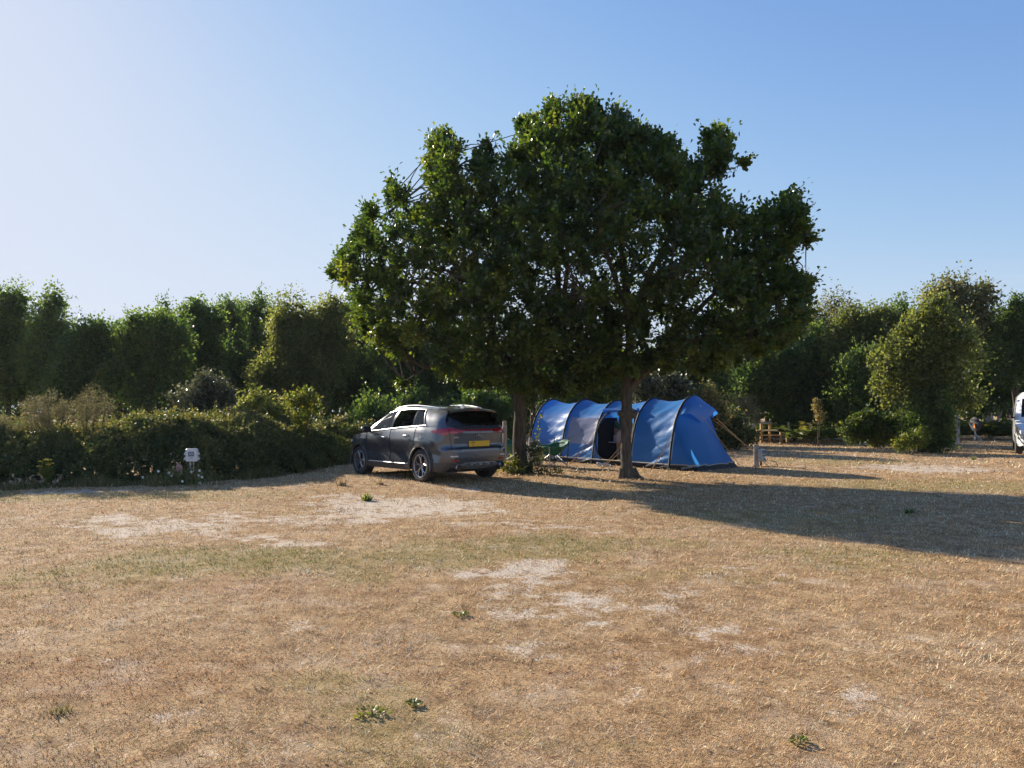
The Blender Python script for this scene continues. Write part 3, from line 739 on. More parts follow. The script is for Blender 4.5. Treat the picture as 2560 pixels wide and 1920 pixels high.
TT = [
 # left belt
 ('birch_tree', 'tall feathery tree with twin wispy tops at the left edge of the photo', 36, [(20, 790, 75, 70), (45, 735, 38, 45), (-70, 800, 90, 90), (10, 890, 90, 90)], 20, M_DARK, dict(droop=.35, tint0=.5, group=G1, dens=560)),
 ('birch_tree', 'feathery tree with a drooping plume at its top, beside the leftmost tree', 35, [(128, 745, 34, 50), (135, 800, 50, 55), (110, 860, 75, 80), (160, 880, 50, 70)], 120, M_DARK, dict(droop=.4, tint0=.5, group=G1, dens=540)),
 ('broadleaf_tree', 'low dark round tree left of the dip in the skyline', 33, [(205, 860, 60, 62), (245, 840, 36, 42), (180, 930, 80, 80), (250, 930, 60, 70)], 205, M_DARK, dict(tint0=.3, group=G1)),
 ('broadleaf_tree', 'very dark low tree filling the gap under the skyline dip', 37, [(290, 900, 50, 70), (300, 860, 34, 42), (330, 950, 60, 70)], 300, M_DARK, dict(tint0=.3, group=G1)),
 ('broadleaf_tree', 'stepped tree with sunlit left flank right of the skyline dip', 33, [(355, 850, 60, 62), (350, 820, 22, 32), (345, 920, 85, 90), (390, 810, 45, 48), (420, 880, 70, 90)], 360, M_DARK, dict(tint0=.48, group=G1)),
 ('broadleaf_tree', 'tree with a loose leafy spire rising left of the tallest dark crown', 40, [(415, 775, 26, 40), (430, 820, 50, 60), (440, 900, 60, 80)], 430, M_DARK, dict(tint0=.45, group=G1)),
 ('broadleaf_tree', 'tallest dark crown of the left belt, peaked top above a sunlit shoulder', 35.5, [(495, 760, 42, 40), (500, 810, 62, 60), (490, 890, 80, 90), (530, 860, 60, 80)], 495, M_DARK, dict(tint0=.42, group=G1)),
 ('broadleaf_tree', 'narrow dark tree squeezed between two taller crowns', 41, [(565, 768, 36, 34), (570, 830, 45, 70), (575, 920, 60, 80)], 568, M_DARK, dict(tint0=.35, group=G1)),
 ('birch_tree', 'airy tree with tufted tip just left of the big olive willow', 43, [(645, 745, 30, 34), (620, 790, 45, 55), (670, 765, 26, 32), (625, 880, 60, 90)], 630, M_DARK, dict(droop=.2, tint0=.48, group=G1, dens=560)),
 ('willow_tree', 'broad olive green willow catching the sun, left of the big oak', 36, [(760, 800, 75, 66), (715, 880, 70, 90), (690, 960, 70, 70), (790, 880, 80, 100), (830, 770, 46, 46), (745, 960, 80, 70), (850, 850, 50, 90)], 760, M_OLIVE, dict(droop=.3, leaf=.12, dens=620, group=G1, stems=2, clump=.42)),
 ('broadleaf_tree', 'shaded tree peeping out under the left side of the big oak', 39, [(880, 805, 45, 52), (900, 880, 70, 80), (930, 960, 80, 70), (860, 970, 70, 70)], 890, M_DARK, dict(tint0=.3, group=G1)),
 ('broadleaf_tree', 'dark bushy growth filling the belt below the leftmost feathery trees', 38, [(60, 900, 80, 70), (150, 920, 80, 60), (0, 960, 90, 60)], 90, M_DARK, dict(tint0=.38, group=G1)),
 ('broadleaf_tree', 'dark bushy growth filling the belt below the tallest dark crown', 42, [(420, 930, 80, 70), (520, 930, 90, 70), (600, 950, 80, 70), (350, 950, 70, 60)], 470, M_DARK, dict(tint0=.4, group=G1)),
 ('broadleaf_tree', 'brownish green growth filling the belt left of the big willow', 44, [(650, 930, 70, 80), (620, 880, 50, 70), (580, 860, 40, 60)], 630, M_OLIVE, dict(tint0=.2, group=G1)),
 # behind the oaks
 ('broadleaf_tree', 'dark tree standing behind the car roof', 36, [(1000, 870, 80, 80), (1010, 960, 90, 70), (1060, 920, 70, 90)], 1010, M_DARK, dict(tint0=.25, group=G2)),
 ('broadleaf_tree', 'dark tree behind the thick oak trunk', 35, [(1150, 890, 90, 80), (1180, 970, 90, 70), (1230, 900, 60, 70)], 1170, M_DARK, dict(tint0=.25, group=G2)),
 ('broadleaf_tree', 'dark tree behind the left arches of the tent', 37, [(1330, 880, 90, 80), (1360, 960, 100, 70), (1280, 950, 70, 70)], 1330, M_DARK, dict(tint0=.25, group=G2)),
 ('broadleaf_tree', 'dark tree behind the open door of the tent', 38, [(1490, 890, 80, 70), (1500, 970, 90, 60), (1440, 950, 70, 60)], 1490, M_DARK, dict(tint0=.25, group=G2)),
 ('pale_shrub', 'pale silvery shrub above the tent, right of the slim oak trunk', 30, [(1640, 960, 55, 50), (1610, 985, 36, 40), (1680, 975, 45, 44)], 1640, M_GREY, dict(leaf=.13, dens=420, group=G2, clump=.4, tint0=.45, cat='shrub', trunk=.06)),
 ('broadleaf_tree', 'dark tree behind the right end of the tent', 35, [(1720, 900, 80, 70), (1760, 960, 80, 70), (1690, 970, 60, 60)], 1725, M_DARK, dict(tint0=.32, group=G2)),
 ('broadleaf_tree', 'tall tree half hidden by the right side of the darker oak', 40, [(1850, 830, 80, 70), (1800, 900, 80, 80), (1900, 880, 60, 80)], 1840, M_DARK, dict(tint0=.42, group=G2)),
 # right belt
 ('holly_tree', 'low round dark tree with glossy sunlit left side behind the stile', 38, [(1920, 940, 80, 70), (2010, 920, 90, 90), (2060, 980, 75, 70), (1960, 1010, 80, 48), (1880, 985, 45, 46)], 1985, M_DARK, dict(trunk=.09, tint0=.42, leaf=.14, dens=560, group=G3, stems=2)),
 ('birch_tree', 'thin silvery birch with a see-through crown right of the darker oak', 40, [(2085, 740, 40, 30), (2060, 780, 50, 46), (2110, 770, 32, 38), (2050, 830, 50, 50)], 2080, M_BIRCH, dict(droop=.5, leaf=.12, dens=330, group=G3, bark=M_BARK3, trunk=.09, core=False)),
 ('willow_tree', 'broad dull olive tree between the silvery birch and the dark crown', 37, [(2160, 790, 65, 52), (2120, 850, 70, 70), (2190, 850, 70, 80), (2130, 930, 80, 80)], 2150, M_OLIVE, dict(droop=.2, tint0=.32, leaf=.13, group=G3)),
 ('broadleaf_tree', 'dark green tree crown left of the tall tawny birch', 39, [(2262, 775, 46, 42), (2240, 840, 50, 60), (2290, 830, 50, 60)], 2260, M_DARK, dict(tint0=.4, group=G3)),
 ('birch_tree', 'tall tawny birch with wispy tips, highest of the right-hand trees', 36, [(2395, 740, 70, 55), (2400, 690, 30, 32), (2340, 730, 46, 40), (2450, 740, 40, 46), (2370, 810, 90, 66), (2465, 715, 16, 24)], 2390, M_BIRCH, dict(droop=.4, leaf=.12, dens=520, group=G3, bark=M_BARK3, tint0=.42)),
 ('broadleaf_tree', 'dark green tree at the right edge above the camper van', 36, [(2545, 780, 60, 52), (2500, 800, 46, 50), (2580, 840, 70, 80), (2520, 890, 80, 70)], 2540, M_DARK, dict(tint0=.45, group=G3)),
 ('broadleaf_tree', 'shaded tree with thin bare stems behind the satellite dish', 40, [(2470, 900, 70, 80), (2540, 960, 70, 60), (2430, 980, 60, 50)], 2480, M_DARK, dict(tint0=.3, group=G3, stems=3, trunk=.07, bark=M_BARK3)),
 ('ivy_tree', 'large leaning tree with ivy clad twin trunks standing forward of the right belt', 28.5, [(2260, 880, 80, 80), (2330, 830, 80, 80), (2380, 900, 80, 90), (2300, 960, 90, 80), (2220, 940, 60, 60), (2400, 980, 60, 60)], 2310, M_OLIVE, dict(tint0=.36, leaf=.12, dens=520, group=G3, stems=3, trunk=.12, branches=9, clump=.45)),
 ('broadleaf_tree', 'mid green bushy tree between the holly and the ivy clad tree', 35, [(2150, 930, 60, 80), (2130, 1000, 60, 60), (2190, 1000, 50, 60)], 2150, M_DARK, dict(tint0=.5, group=G3)),
]
for nm, lb, D, lobes, bx, mat, kw in TT:
    lobes = [(l[0], l[1] + (20 if l[1] < 830 else 6)) + tuple(l[2:]) for l in lobes]
    tree(nm, lb, D, lobes, bx, mat, **kw)

# far wood closing the view between the trunks: one mass
fr = random.Random(3)
wood_p, wood_d, wood_s, wood_t = [], [], [], []
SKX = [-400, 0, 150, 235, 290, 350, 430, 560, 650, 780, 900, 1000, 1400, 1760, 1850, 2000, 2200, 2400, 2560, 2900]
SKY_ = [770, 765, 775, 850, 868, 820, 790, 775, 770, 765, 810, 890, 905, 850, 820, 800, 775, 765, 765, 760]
for k in range(96):
    px = -400 + k*34.4; D = 44 + fr.random()*7
    top = np.interp(px, SKX, SKY_) - 2 + fr.random()*38
    h = (1100 - top)/2
    c = np.array(wp(px, top + h, D)); m = 620
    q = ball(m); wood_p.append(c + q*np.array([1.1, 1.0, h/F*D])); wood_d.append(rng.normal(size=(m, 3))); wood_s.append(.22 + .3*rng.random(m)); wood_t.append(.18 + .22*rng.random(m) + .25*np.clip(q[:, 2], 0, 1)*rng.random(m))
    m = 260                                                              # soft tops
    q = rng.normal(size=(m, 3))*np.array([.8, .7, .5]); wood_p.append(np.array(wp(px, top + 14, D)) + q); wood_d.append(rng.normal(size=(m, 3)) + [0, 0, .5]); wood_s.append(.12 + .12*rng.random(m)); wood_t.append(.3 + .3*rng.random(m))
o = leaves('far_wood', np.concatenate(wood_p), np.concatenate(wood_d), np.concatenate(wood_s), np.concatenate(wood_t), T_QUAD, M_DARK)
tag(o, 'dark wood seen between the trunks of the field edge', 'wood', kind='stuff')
# ================================================================== hedge and undergrowth
def mound(name, label, cat, front, depth, h0, h1, mat, leaf=.07, dens=1500, group=None, tint0=.42, stems=130, sunlit_top_tint=.22, slope=.64, seed=0, up=.5):
    """front: list of ground points along the visible foot; the foliage rises from it to a top set further back"""
    fr_ = np.array(front, float)
    seg = np.linalg.norm(np.diff(fr_[:, :2], axis=0), axis=1); L = seg.sum(); cum = np.r_[0, np.cumsum(seg)]
    mid = np.array([np.interp(L/2, cum, fr_[:, i]) for i in range(3)])
    root = thing(name, label, cat, tuple(mid), 0, group)
    hh = max(h0, h1)
    n = int(L*(hh*1.6 + depth)*dens)
    def sample(n, inset):
        s = rng.random(n)*(L + .3) - .15
        x = np.interp(s, cum, fr_[:, 0]); y = np.interp(s, cum, fr_[:, 1])
        dx = (fr_[-1, 0] - fr_[0, 0])/L; dy = (fr_[-1, 1] - fr_[0, 1])/L
        nx_, ny_ = -dy, dx                                            # away from the camera
        h = h0 + (h1 - h0)*np.clip(s/L, 0, 1)
        sw = s + fr_[0, 0]*1.0
        h = h*(.80 + .28*fbm(sw, np.zeros(n), .8, 21) + .16*fbm(sw, np.zeros(n), 3.1, 23))
        w = rng.random(n)*1.35
        front_part = np.minimum(w, .75)/.75
        z = h*np.sin(np.minimum(front_part, 1)*np.pi/2)**.8
        off = depth*slope*front_part**1.25 + np.maximum(w - .75, 0)/.6*depth*(1 - slope)
        z = np.where(w > .75, h*(1 - .15*((w - .75)/.6)), z)
        lump = (fbm(sw, z, 1.6, 31) - .5)*.7 + (fbm(sw, z, 5, 51, 2) - .5)*.55
        off = off - lump - rng.random(n)**2*.1 + inset
        z = z + lump*.35*(w > .6) + np.maximum(0, rng.normal(size=n)*.05) - inset*.6
        P = np.stack([x + nx_*off, y + ny_*off, z], -1)
        P[:, 2] += hz(P[:, 0], P[:, 1])
        return P, np.clip(z/h, 0, 1), lump
    P, rel, lump = sample(n, 0)
    D = rng.normal(size=(n, 3)) + np.array([0, -.3, .25])
    pt_ = fbm(P[:, 0]*1.0, P[:, 2]*1.0, 1.3, 37) - .5
    t = tint0 - .14 + sunlit_top_tint*(rel**2) + lump*.25 + pt_*.7 + .16*rng.normal(size=n) + (rng.random(n) < .05)*.35  # tint rises towards the top: sunlight painted into the leaf colour
    s_ = leaf*(.6 + .8*rng.random(n))
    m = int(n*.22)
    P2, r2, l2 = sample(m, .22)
    P = np.concatenate([P, P2]); D = np.concatenate([D, rng.normal(size=(m, 3))]); t = np.concatenate([t, np.full(m, .06)]); s_ = np.concatenate([s_, np.full(m, leaf*2.6)])  # inner fill leaves in the darkest tint: shade within the bush coloured in
    # long arching shoots at the top
    ns = stems
    if ns:
        Pt, rt, lt = sample(ns*6, 0); Pt = Pt[rt > .72][:ns]
        k = 18
        dirs = unit(rng.normal(size=(len(Pt), 3))*np.array([1, .6, .3]) + np.array([0, 0, .8]))
        tt = np.linspace(0, 1, k)
        ln = .14 + .40*rng.random(len(Pt))**2
        Q = Pt[:, None] + dirs[:, None]*(ln[:, None, None]*tt[None, :, None]) - np.array([0, 0, .12])*(tt**2)[None, :, None] + rng.normal(size=(len(Pt), k, 3))*.018
        P = np.concatenate([P, Q.reshape(-1, 3)]); D = np.concatenate([D, rng.normal(size=(len(Pt)*k, 3)) + .5*np.repeat(dirs, k, 0)])
        t = np.concatenate([t, tint0 + .15 + .18*rng.normal(size=len(Pt)*k)]); s_ = np.concatenate([s_, leaf*(.7 + .5*rng.random(len(Pt)*k))])
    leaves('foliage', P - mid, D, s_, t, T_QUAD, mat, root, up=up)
    tb = MB()
    for q in range(max(6, int(L*5))):
        a = sample(1, .12)[0][0]; b = Vector(a - mid); w_ = rng.random()
        g = Vector(fr_[0]).lerp(Vector(fr_[-1]), w_) - Vector(mid); g.z = 0; g.y += .25
        tb.tube(bez(g, g.lerp(b, .5) + Vector((0, 0, .35)), b, 6), [.009]*6, 4, cap=False)
    g0, g1 = Vector(fr_[0]) - Vector(mid), Vector(fr_[-1]) - Vector(mid); g0.z = g1.z = 0; g0.y += .25; g1.y += .25
    tb.tube([g0, g1], .03, 6)
    tb.build('stem', M_BARK2, root)
    return root
HF = [(-330, 1232), (-160, 1226), (0, 1219), (130, 1215), (270, 1211), (400, 1207), (520, 1202), (640, 1195), (735, 1183), (800, 1168), (880, 1156)]
HL = ['bramble thicket just outside the left edge of the photo', 'bramble bank at the left edge under the grey topped gorse', 'bramble bank behind the yellow ragwort', 'dark bramble bank right of the yellow ragwort under the curled gorse',
      'bramble bank left of the white meter box', 'bramble bank directly behind the white meter box', 'bramble hedge right of the meter box round a grey stump', 'flat topped bramble hedge midway between meter box and car',
      'bramble hedge with pale twigs just left of the car', 'end of the bramble hedge beside the car bonnet']
HH = [1.35, 1.28, 1.18, 1.06, 1.1, 1.28, 1.38, 1.36, 1.32, 1.28, 1.15]
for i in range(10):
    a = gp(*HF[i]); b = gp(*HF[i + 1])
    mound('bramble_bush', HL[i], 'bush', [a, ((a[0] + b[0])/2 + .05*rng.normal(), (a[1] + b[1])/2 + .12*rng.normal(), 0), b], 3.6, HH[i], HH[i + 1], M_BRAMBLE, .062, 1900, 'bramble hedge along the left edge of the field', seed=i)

def lobed(name, label, cat, lobes, D, bx, mat, leaf, dens, clump=.3, group=None, tmpl=T_QUAD, tint0=.45, stem=.035, spread=.9, core=True, up=.4, branches=6, part='foliage'):
    x = (bx - CX)/F*D; base = (x, D, float(hz(x, D)))
    root = thing(name, label, cat, base, 0, group)
    o = canopy(lobes, D, base, leaf, dens, mat, root, spread, 0, clump, tmpl, tint0, core=core, sublobes=D > 20); o.name = part
    tb = MB(); b0 = Vector(base)
    for l in lobes:
        g = Vector(wp(l[0], l[1], D + (l[4] if len(l) > 4 else 0)))
        tb.tube([p - b0 for p in bez(b0 + Vector((rng.normal()*.05, 0, -.05)), b0.lerp(g, .5) + Vector((rng.normal()*.08, 0, 0)), g, 6)], np.linspace(stem, stem*.3, 6), 6)
    tb.build('stem', M_BARK2, root, 60)
    return root
GG = 'gorse bushes in the bramble bank'
lobed('gorse_bush', 'rounded grey green gorse mound left of the hooked gorse', 'bush', [(118, 1014, 44, 30), (84, 1036, 26, 26), (160, 1030, 18, 26), (130, 1050, 44, 30), (135, 1120, 30, 60)], 17.4, 135, M_GORSE, .055, 5200, .17, GG, T_SPIKE, .5)
lobed('gorse_bush', 'brown topped gorse with a crown hooked over to the right', 'bush', [(244, 1003, 34, 24), (216, 1012, 26, 24), (264, 1024, 16, 20), (204, 1050, 22, 18), (236, 1040, 30, 20), (222, 1110, 14, 60)], 17.6, 225, M_GORSE, .055, 5200, .16, GG, T_SPIKE, .42)
lobed('gorse_bush', 'low gorse at the left edge of the photo', 'bush', [(28, 1062, 30, 22), (64, 1082, 22, 18), (-20, 1066, 34, 26), (40, 1130, 34, 50)], 17.0, 30, M_GORSE, .055, 5000, .17, GG, T_SPIKE, .55)
lobed('sapling', 'round leafy sapling rising behind the flat hedge', 'shrub', [(515, 985, 50, 40), (490, 1010, 50, 36), (555, 1000, 36, 40), (520, 1050, 70, 50), (545, 960, 18, 18), (512, 952, 18, 18)], 21.5, 515, M_GREY, .085, 1500, .24, None, T_QUAD, .36)
lobed('sapling', 'small bright green sapling above the hedge near the car', 'shrub', [(760, 1000, 36, 22), (735, 1010, 22, 20), (790, 1015, 20, 16), (760, 1050, 30, 40), (770, 988, 10, 8)], 21.0, 760, M_BRIGHT, .08, 1500, .18, None, T_QUAD, .5)
lobed('sapling', 'olive leafed shrub behind the hedge below the big willow', 'shrub', [(655, 1020, 50, 40), (610, 1035, 40, 26), (690, 1035, 30, 30), (650, 1080, 80, 50)], 22.5, 655, M_OLIVE, .085, 1300, .24, None, T_QUAD, .5)
lobed('dark_shrub', 'dark shrub behind the car and the thin grey post', 'shrub', [(1210, 1030, 60, 60), (1260, 1060, 50, 60), (1180, 1090, 80, 50)], 27, 1220, M_DARK, .12, 800, .35, None, T_QUAD, .35)
lobed('dark_shrub', 'dark shrub in the shade behind the car windscreen', 'shrub', [(960, 1060, 80, 60), (1060, 1050, 80, 60), (900, 1080, 60, 50)], 28, 980, M_DARK, .12, 700, .35, None, T_QUAD, .3)
lobed('rusty_shrub', 'rusty brown leafed shrub right of the tent peak', 'shrub', [(1768, 1010, 36, 40), (1790, 1045, 36, 36), (1750, 1040, 30, 40), (1775, 980, 20, 22)], 29, 1770, M_BRAMBLE, .10, 1000, .24, None, T_QUAD, .66)
lobed('bramble_bush', 'low dark bramble mound right of the tent guy lines', 'bush', [(1820, 1075, 60, 36), (1780, 1085, 50, 36), (1855, 1090, 40, 26), (1830, 1050, 24, 26)], 30, 1815, M_BRAMBLE, .10, 1000, .26, None, T_QUAD, .3)
lobed('gorse_bush', 'lone grey gorse with a ball shaped top behind the split post', 'bush', [(1862, 1005, 22, 18), (1880, 1025, 24, 24), (1870, 1050, 26, 20), (1848, 1000, 14, 12)], 32, 1870, M_GORSE, .09, 1600, .2, None, T_SPIKE, .6)
lobed('rusty_shrub', 'rusty dead topped stem above the second wire post', 'shrub', [(2045, 1025, 12, 18), (2050, 1045, 14, 12), (2042, 1010, 7, 10)], 33, 2045, M_BRAMBLE, .10, 700, .15, None, T_QUAD, .85, .02)
lobed('bramble_bush', 'broad dark fern covered bank below the ivy clad tree', 'bush', [(2200, 1075, 60, 32), (2140, 1080, 50, 28), (2250, 1070, 50, 40), (2170, 1055, 40, 24)], 31.5, 2190, M_FERN, .13, 900, .26, None, T_QUAD, .25)
lobed('ivy_mass', 'dense dark ivy climbing the trunks of the leaning tree', 'ivy', [(2330, 1040, 60, 60), (2335, 1080, 42, 45), (2300, 1090, 50, 40), (2325, 1000, 44, 50), (2270, 1070, 22, 50), (2345, 1105, 34, 14)], 28.0, 2330, M_DARK, .11, 1000, .26, None, T_QUAD, .38)
lobed('low_bush', 'yellow green low bush at the foot of the ivy clad tree', 'bush', [(2275, 1105, 36, 20), (2250, 1110, 24, 14), (2300, 1098, 24, 26)], 27.0, 2275, M_BRIGHT, .08, 1300, .16, None, T_QUAD, .35)
lobed('bramble_bush', 'dark bramble mass filling the gap behind the car bonnet', 'bush', [(850, 1085, 60, 34), (905, 1080, 50, 36), (800, 1092, 50, 28), (870, 1120, 70, 24)], 25, 855, M_BRAMBLE, .085, 1100, .24, None, T_QUAD, .34)
# weeds round the thick oak
lobed('weed_bush', 'yellow green weed at the left foot of the thick oak, behind the car bumper', 'weed', [(1272, 1162, 17, 16), (1264, 1174, 16, 10), (1284, 1150, 9, 11), (1290, 1168, 11, 13)], 18.9, 1272, M_BRIGHT, .07, 2400, .12, 'weeds round the thick oak', T_OAK, .55, .012)
lobed('weed_bush', 'tall dark leafed weed right of the thick oak in front of the folding table', 'weed', [(1335, 1125, 16, 14), (1348, 1135, 14, 16), (1332, 1150, 14, 18), (1345, 1112, 10, 8), (1330, 1172, 10, 12)], 18.9, 1336, M_BRAMBLE, .06, 2600, .1, 'weeds round the thick oak', T_OAK, .42, .012)
lobed('weed_bush', 'low dark mat of weeds at the right foot of the thick oak', 'weed', [(1335, 1181, 34, 9), (1305, 1184, 26, 8), (1362, 1182, 18, 7), (1275, 1180, 16, 8)], 18.6, 1330, M_BRAMBLE, .06, 2400, .1, 'weeds round the thick oak', T_QUAD, .3, .008)
lobed('weed_bush', 'small sunlit sprig of weeds in front of the green camping chair', 'weed', [(1385, 1180, 18, 8), (1400, 1184, 12, 6)], 18.4, 1388, M_BRIGHT, .05, 2200, .08, 'weeds round the thick oak', T_QUAD, .4, .006)

# ivy strand hanging beside the tent
root = thing('ivy_strand', 'thin leafy creeper strand hanging in front of the left tent panel', 'creeper', wp(1345, 1105, 19.0))
b0 = Vector(root.location)
tb = MB(); pts = [Vector(wp(x, y, 19.0)) for x, y in ((1354, 1030), (1350, 1050), (1347, 1075), (1343, 1095), (1340, 1112))]
tb.tube([p - b0 for p in pts], .006, 5); tb.build('stem', M_BARK2, root)
q = np.array([pts[int(k)].lerp(pts[min(4, int(k) + 1)], k - int(k)) for k in rng.random(60)*3.99]) + rng.normal(size=(60, 3))*.04
leaves('foliage', q - np.array(b0), rng.normal(size=(60, 3)), .05 + .03*rng.random(60), .5 + .2*rng.normal(size=60), T_OAK, M_BRIGHT, root)

# bracken: fronds built from leaflets
def frond(P, D, S, T, c, az, length, arch, t0):
    k = 11
    tt = np.linspace(.12, 1, k)
    h = np.array([math.cos(az), math.sin(az), 0]); s = np.array([-math.sin(az), math.cos(az), 0])
    el = arch*(1 - tt*1.1)
    x = tt*length*np.cos(el*.8); z = length*np.sin(arch)*(tt - .62*tt**2)
    pts = c + x[:, None]*h + z[:, None]*np.array([0, 0, 1])
    for sg in (-1, 1):
        P.append(pts); D.append(sg*s + .45*h + np.array([0, 0, -.15]) + rng.normal(size=(k, 3))*.12)
        S.append(length*.42*(1.06 - tt)); T.append(np.full(k, t0) + .1*rng.normal(size=k))
    P.append(pts[-2:]); D.append(np.repeat(h[None], 2, 0)); S.append(np.full(2, length*.12)); T.append(np.full(2, t0))
T_PINNA = (np.array([(0, .05, 0), (.45, .14, .02), (1, 0, -.05), (.45, -.14, .02), (0, -.05, 0)], float), np.array([(0, 4, 3, 2), (0, 2, 1, 0)]))
T_PINNA = (np.array([(0, 0, 0), (.4, .15, .02), (1, 0, -.05), (.4, -.15, .02)], float), np.array([(0, 1, 2, 3)]))
def bracken(label, spots, n, name='bracken', stuff=True, t0=.42):
    P, D, S, T = [], [], [], []
    for (px, py, w, d) in spots:
        c = np.array(gp(px, py)); 
        for _ in range(n):
            b = c + np.array([rng.normal()*w*.5, abs(rng.normal())*d*.5, 0]); b[2] = float(hz(b[0], b[1]))
            for q in range(5):
                frond(P, D, S, T, b + np.array([0, 0, .15 + .5*rng.random()]), rng.random()*6.28, .75 + .5*rng.random(), .5 + .7*rng.random(), t0 + .18*rng.normal())
    P = np.concatenate(P); D = np.concatenate(D); S = np.concatenate(S); T = np.concatenate(T)
    if stuff:
        return tag(leaves(name, P, D, S, T, T_PINNA, M_FERN, None, up=.7), label, 'bracken', kind='stuff')
    base = gp(spots[0][0], spots[0][1]); root = thing(name, label, 'fern', base, 0, 'bracken clumps in front of the field edge')
    leaves('frond_mass', P - np.array(base), D, S, T, T_PINNA, M_FERN, root, up=.7)
    tb = MB()
    for q in range(9): tb.tube([(rng.normal()*.2, rng.normal()*.15, -.03), (rng.normal()*.25, rng.normal()*.15, .5)], .012, 4)
    tb.build('stem', M_BARK2, root)
bracken('bracken growing along the wire fence and under the trees', [(px, 1105 - .5*abs((px % 3)), 1.0, 2.0) for px in range(1870, 2290, 26)] + [(px, 1100, 1.0, 2.0) for px in range(2400, 2600, 28)], 8)
bracken('bright bracken clump just right of the stile steps', [(2008, 1112, .7, .5)], 6, 'bracken_fern', False, .5)
bracken('bracken clump between the two wire posts', [(2045, 1110, .7, .5)], 5, 'bracken_fern', False, .4)
bracken('bracken clump growing behind the stile', [(1928, 1102, .7, .6)], 5, 'bracken_fern', False, .55)
bracken('bracken clump behind the tripod dish', [(2475, 1098, 1.0, .6)], 7, 'bracken_fern', False, .45)

# long shaded grass at the foot of the hedge
n = 15000
s = rng.random(n)
hx = np.array([gp(*p) for p in HF]); 
xs = np.interp(s, np.linspace(0, 1, len(HF)), hx[:, 0]); ys = np.interp(s, np.linspace(0, 1, len(HF)), hx[:, 1]) + .15 - (.2 + 1.1*fbm(xs, xs*0, 1.1, 93))*rng.random(n)**1.5
H = (.03 + .42*rng.random(n)**2*np.clip(fbm(xs, ys, 1.4, 91) - .2, 0, 1)*1.7)
az = rng.random(n)*6.28; le = .15 + .5*rng.random(n); w = .006 + .006*rng.random(n)
z = hz(xs, ys)
V = np.empty((n, 3, 3)); V[:, 0] = np.stack([xs - w, ys, z], -1); V[:, 1] = np.stack([xs + w, ys, z], -1)
V[:, 2] = np.stack([xs + np.cos(az)*np.sin(le)*H, ys + np.sin(az)*np.sin(le)*H, z + H*np.cos(le)], -1)
me = np_mesh('long_grass', V.reshape(-1, 3), np.arange(n*3).reshape(-1, 3), 3)
pal = np.array([(.10, .12, .04), (.16, .15, .06), (.30, .23, .12), (.22, .2, .08), (.07, .09, .03)])
point_col(me, 'col', np.repeat(pal[rng.integers(0, 5, n)]*(.7 + .5*rng.random((n, 1))), 3, 0))
tag(obj_from('long_grass', me, None, [M_GRASS]), 'long grass at the foot of the hedge', 'grass', kind='stuff')

# flowers and dead docks
M_STEM = surf('green_stem', (.10, .14, .04), .7)
M_YEL = surf('ragwort_petal', (.75, .50, .02), .6, c2=(.85, .62, .05), scale=60)
M_WHITE_P = surf('bindweed_petal', (.85, .83, .78), .6)
M_PINK = surf('willowherb_seedhead', (.40, .20, .19), .8, c2=(.52, .34, .30), scale=40)
x, y, z = gp(117, 1217)
root = thing('ragwort', 'tall ragwort with a flat yellow flower head in front of the brambles', 'flower', (x, y, z))
tb = MB(); yb = MB(); fp = []
for k in range(7):
    e_ = Vector((rng.normal()*.09, rng.normal()*.06, .40 + .16*rng.random()))
    tb.tube(bez((0, 0, -.02), (e_.x*.2, e_.y*.2, .25), e_, 6), [.008, .008, .007, .006, .005, .004], 5)
    yb = MB()
    for q in range(7):
        c = e_ + Vector((rng.normal()*.03, rng.normal()*.03, .01 + rng.random()*.02)); yb.blob(c, (.018, .018, .009), 7, 4)
    for q in range(16): fp.append(e_*(.15 + .75*rng.random()))
    yb.build('flower_head', M_YEL, root, True)
tb.build('stem', M_STEM, root, True)
fp = np.array(fp); leaves('foliage', fp, rng.normal(size=(len(fp), 3)) + [0, 0, .3], .06 + .05*rng.random(len(fp)), .5 + .2*rng.normal(size=len(fp)), T_OAK, M_BRIGHT, root)
def dock(label, px, py, w, n, group, mat=M_PALE, h=.16, lf=.09, t0=.5, flowers=0, pink=0):
    b = gp(px, py); root = thing('dock_plant', label, 'plant', b, 0, group)
    tb = MB(); P = []; 
    for k in range(n):
        a = Vector((rng.normal()*w, rng.normal()*w*.5, -.02)); e_ = a + Vector((rng.normal()*.07, rng.normal()*.05, h*(.4 + rng.random())))
        tb.tube([a, a.lerp(e_, .5) + Vector((.01, 0, 0)), e_], [.006, .005, .003], 4)
        for q in range(6): P.append(a.lerp(e_, rng.random()) + Vector(rng.normal(size=3)*.03))
    tb.build('stem', M_STEM, root)
    P = np.array(P); leaves('foliage', P, rng.normal(size=(len(P), 3)) + [0, -.2, .2], lf*(.5 + .8*rng.random(len(P))), t0 + .25*rng.normal(size=len(P)), T_OAK, mat, root)
    for k in range(flowers):
        fb = MB(); c = Vector((rng.normal()*w, -abs(rng.normal()*w*.4) - .05, .04 + h*.9*rng.random()))
        fb.lathe([(.002, -.02), (.010, 0), (.026, .022), (.028, .024)], 9, 'Y', (0, 0, 0), Matrix.Translation(c) @ Matrix.Rotation(rng.normal()*.4 + math.pi, 4, 'Z')); fb.build('flower', M_WHITE_P, root, True)
    if pink:
        fb = MB()
        for k in range(pink):
            a = Vector((-.14 + rng.normal()*.05, 0, .20 + .22*rng.random())); fb.blob(a, (.018, .018, .05), 6, 5)
        fb.build('seed_head', M_PINK, root, True)
dock('pale dead dock leaves left of the yellow ragwort', 82, 1218, .16, 20, 'dead docks at the foot of the brambles')
dock('pale dead dock leaves at the left edge of the photo', 25, 1222, .14, 14, 'dead docks at the foot of the brambles')
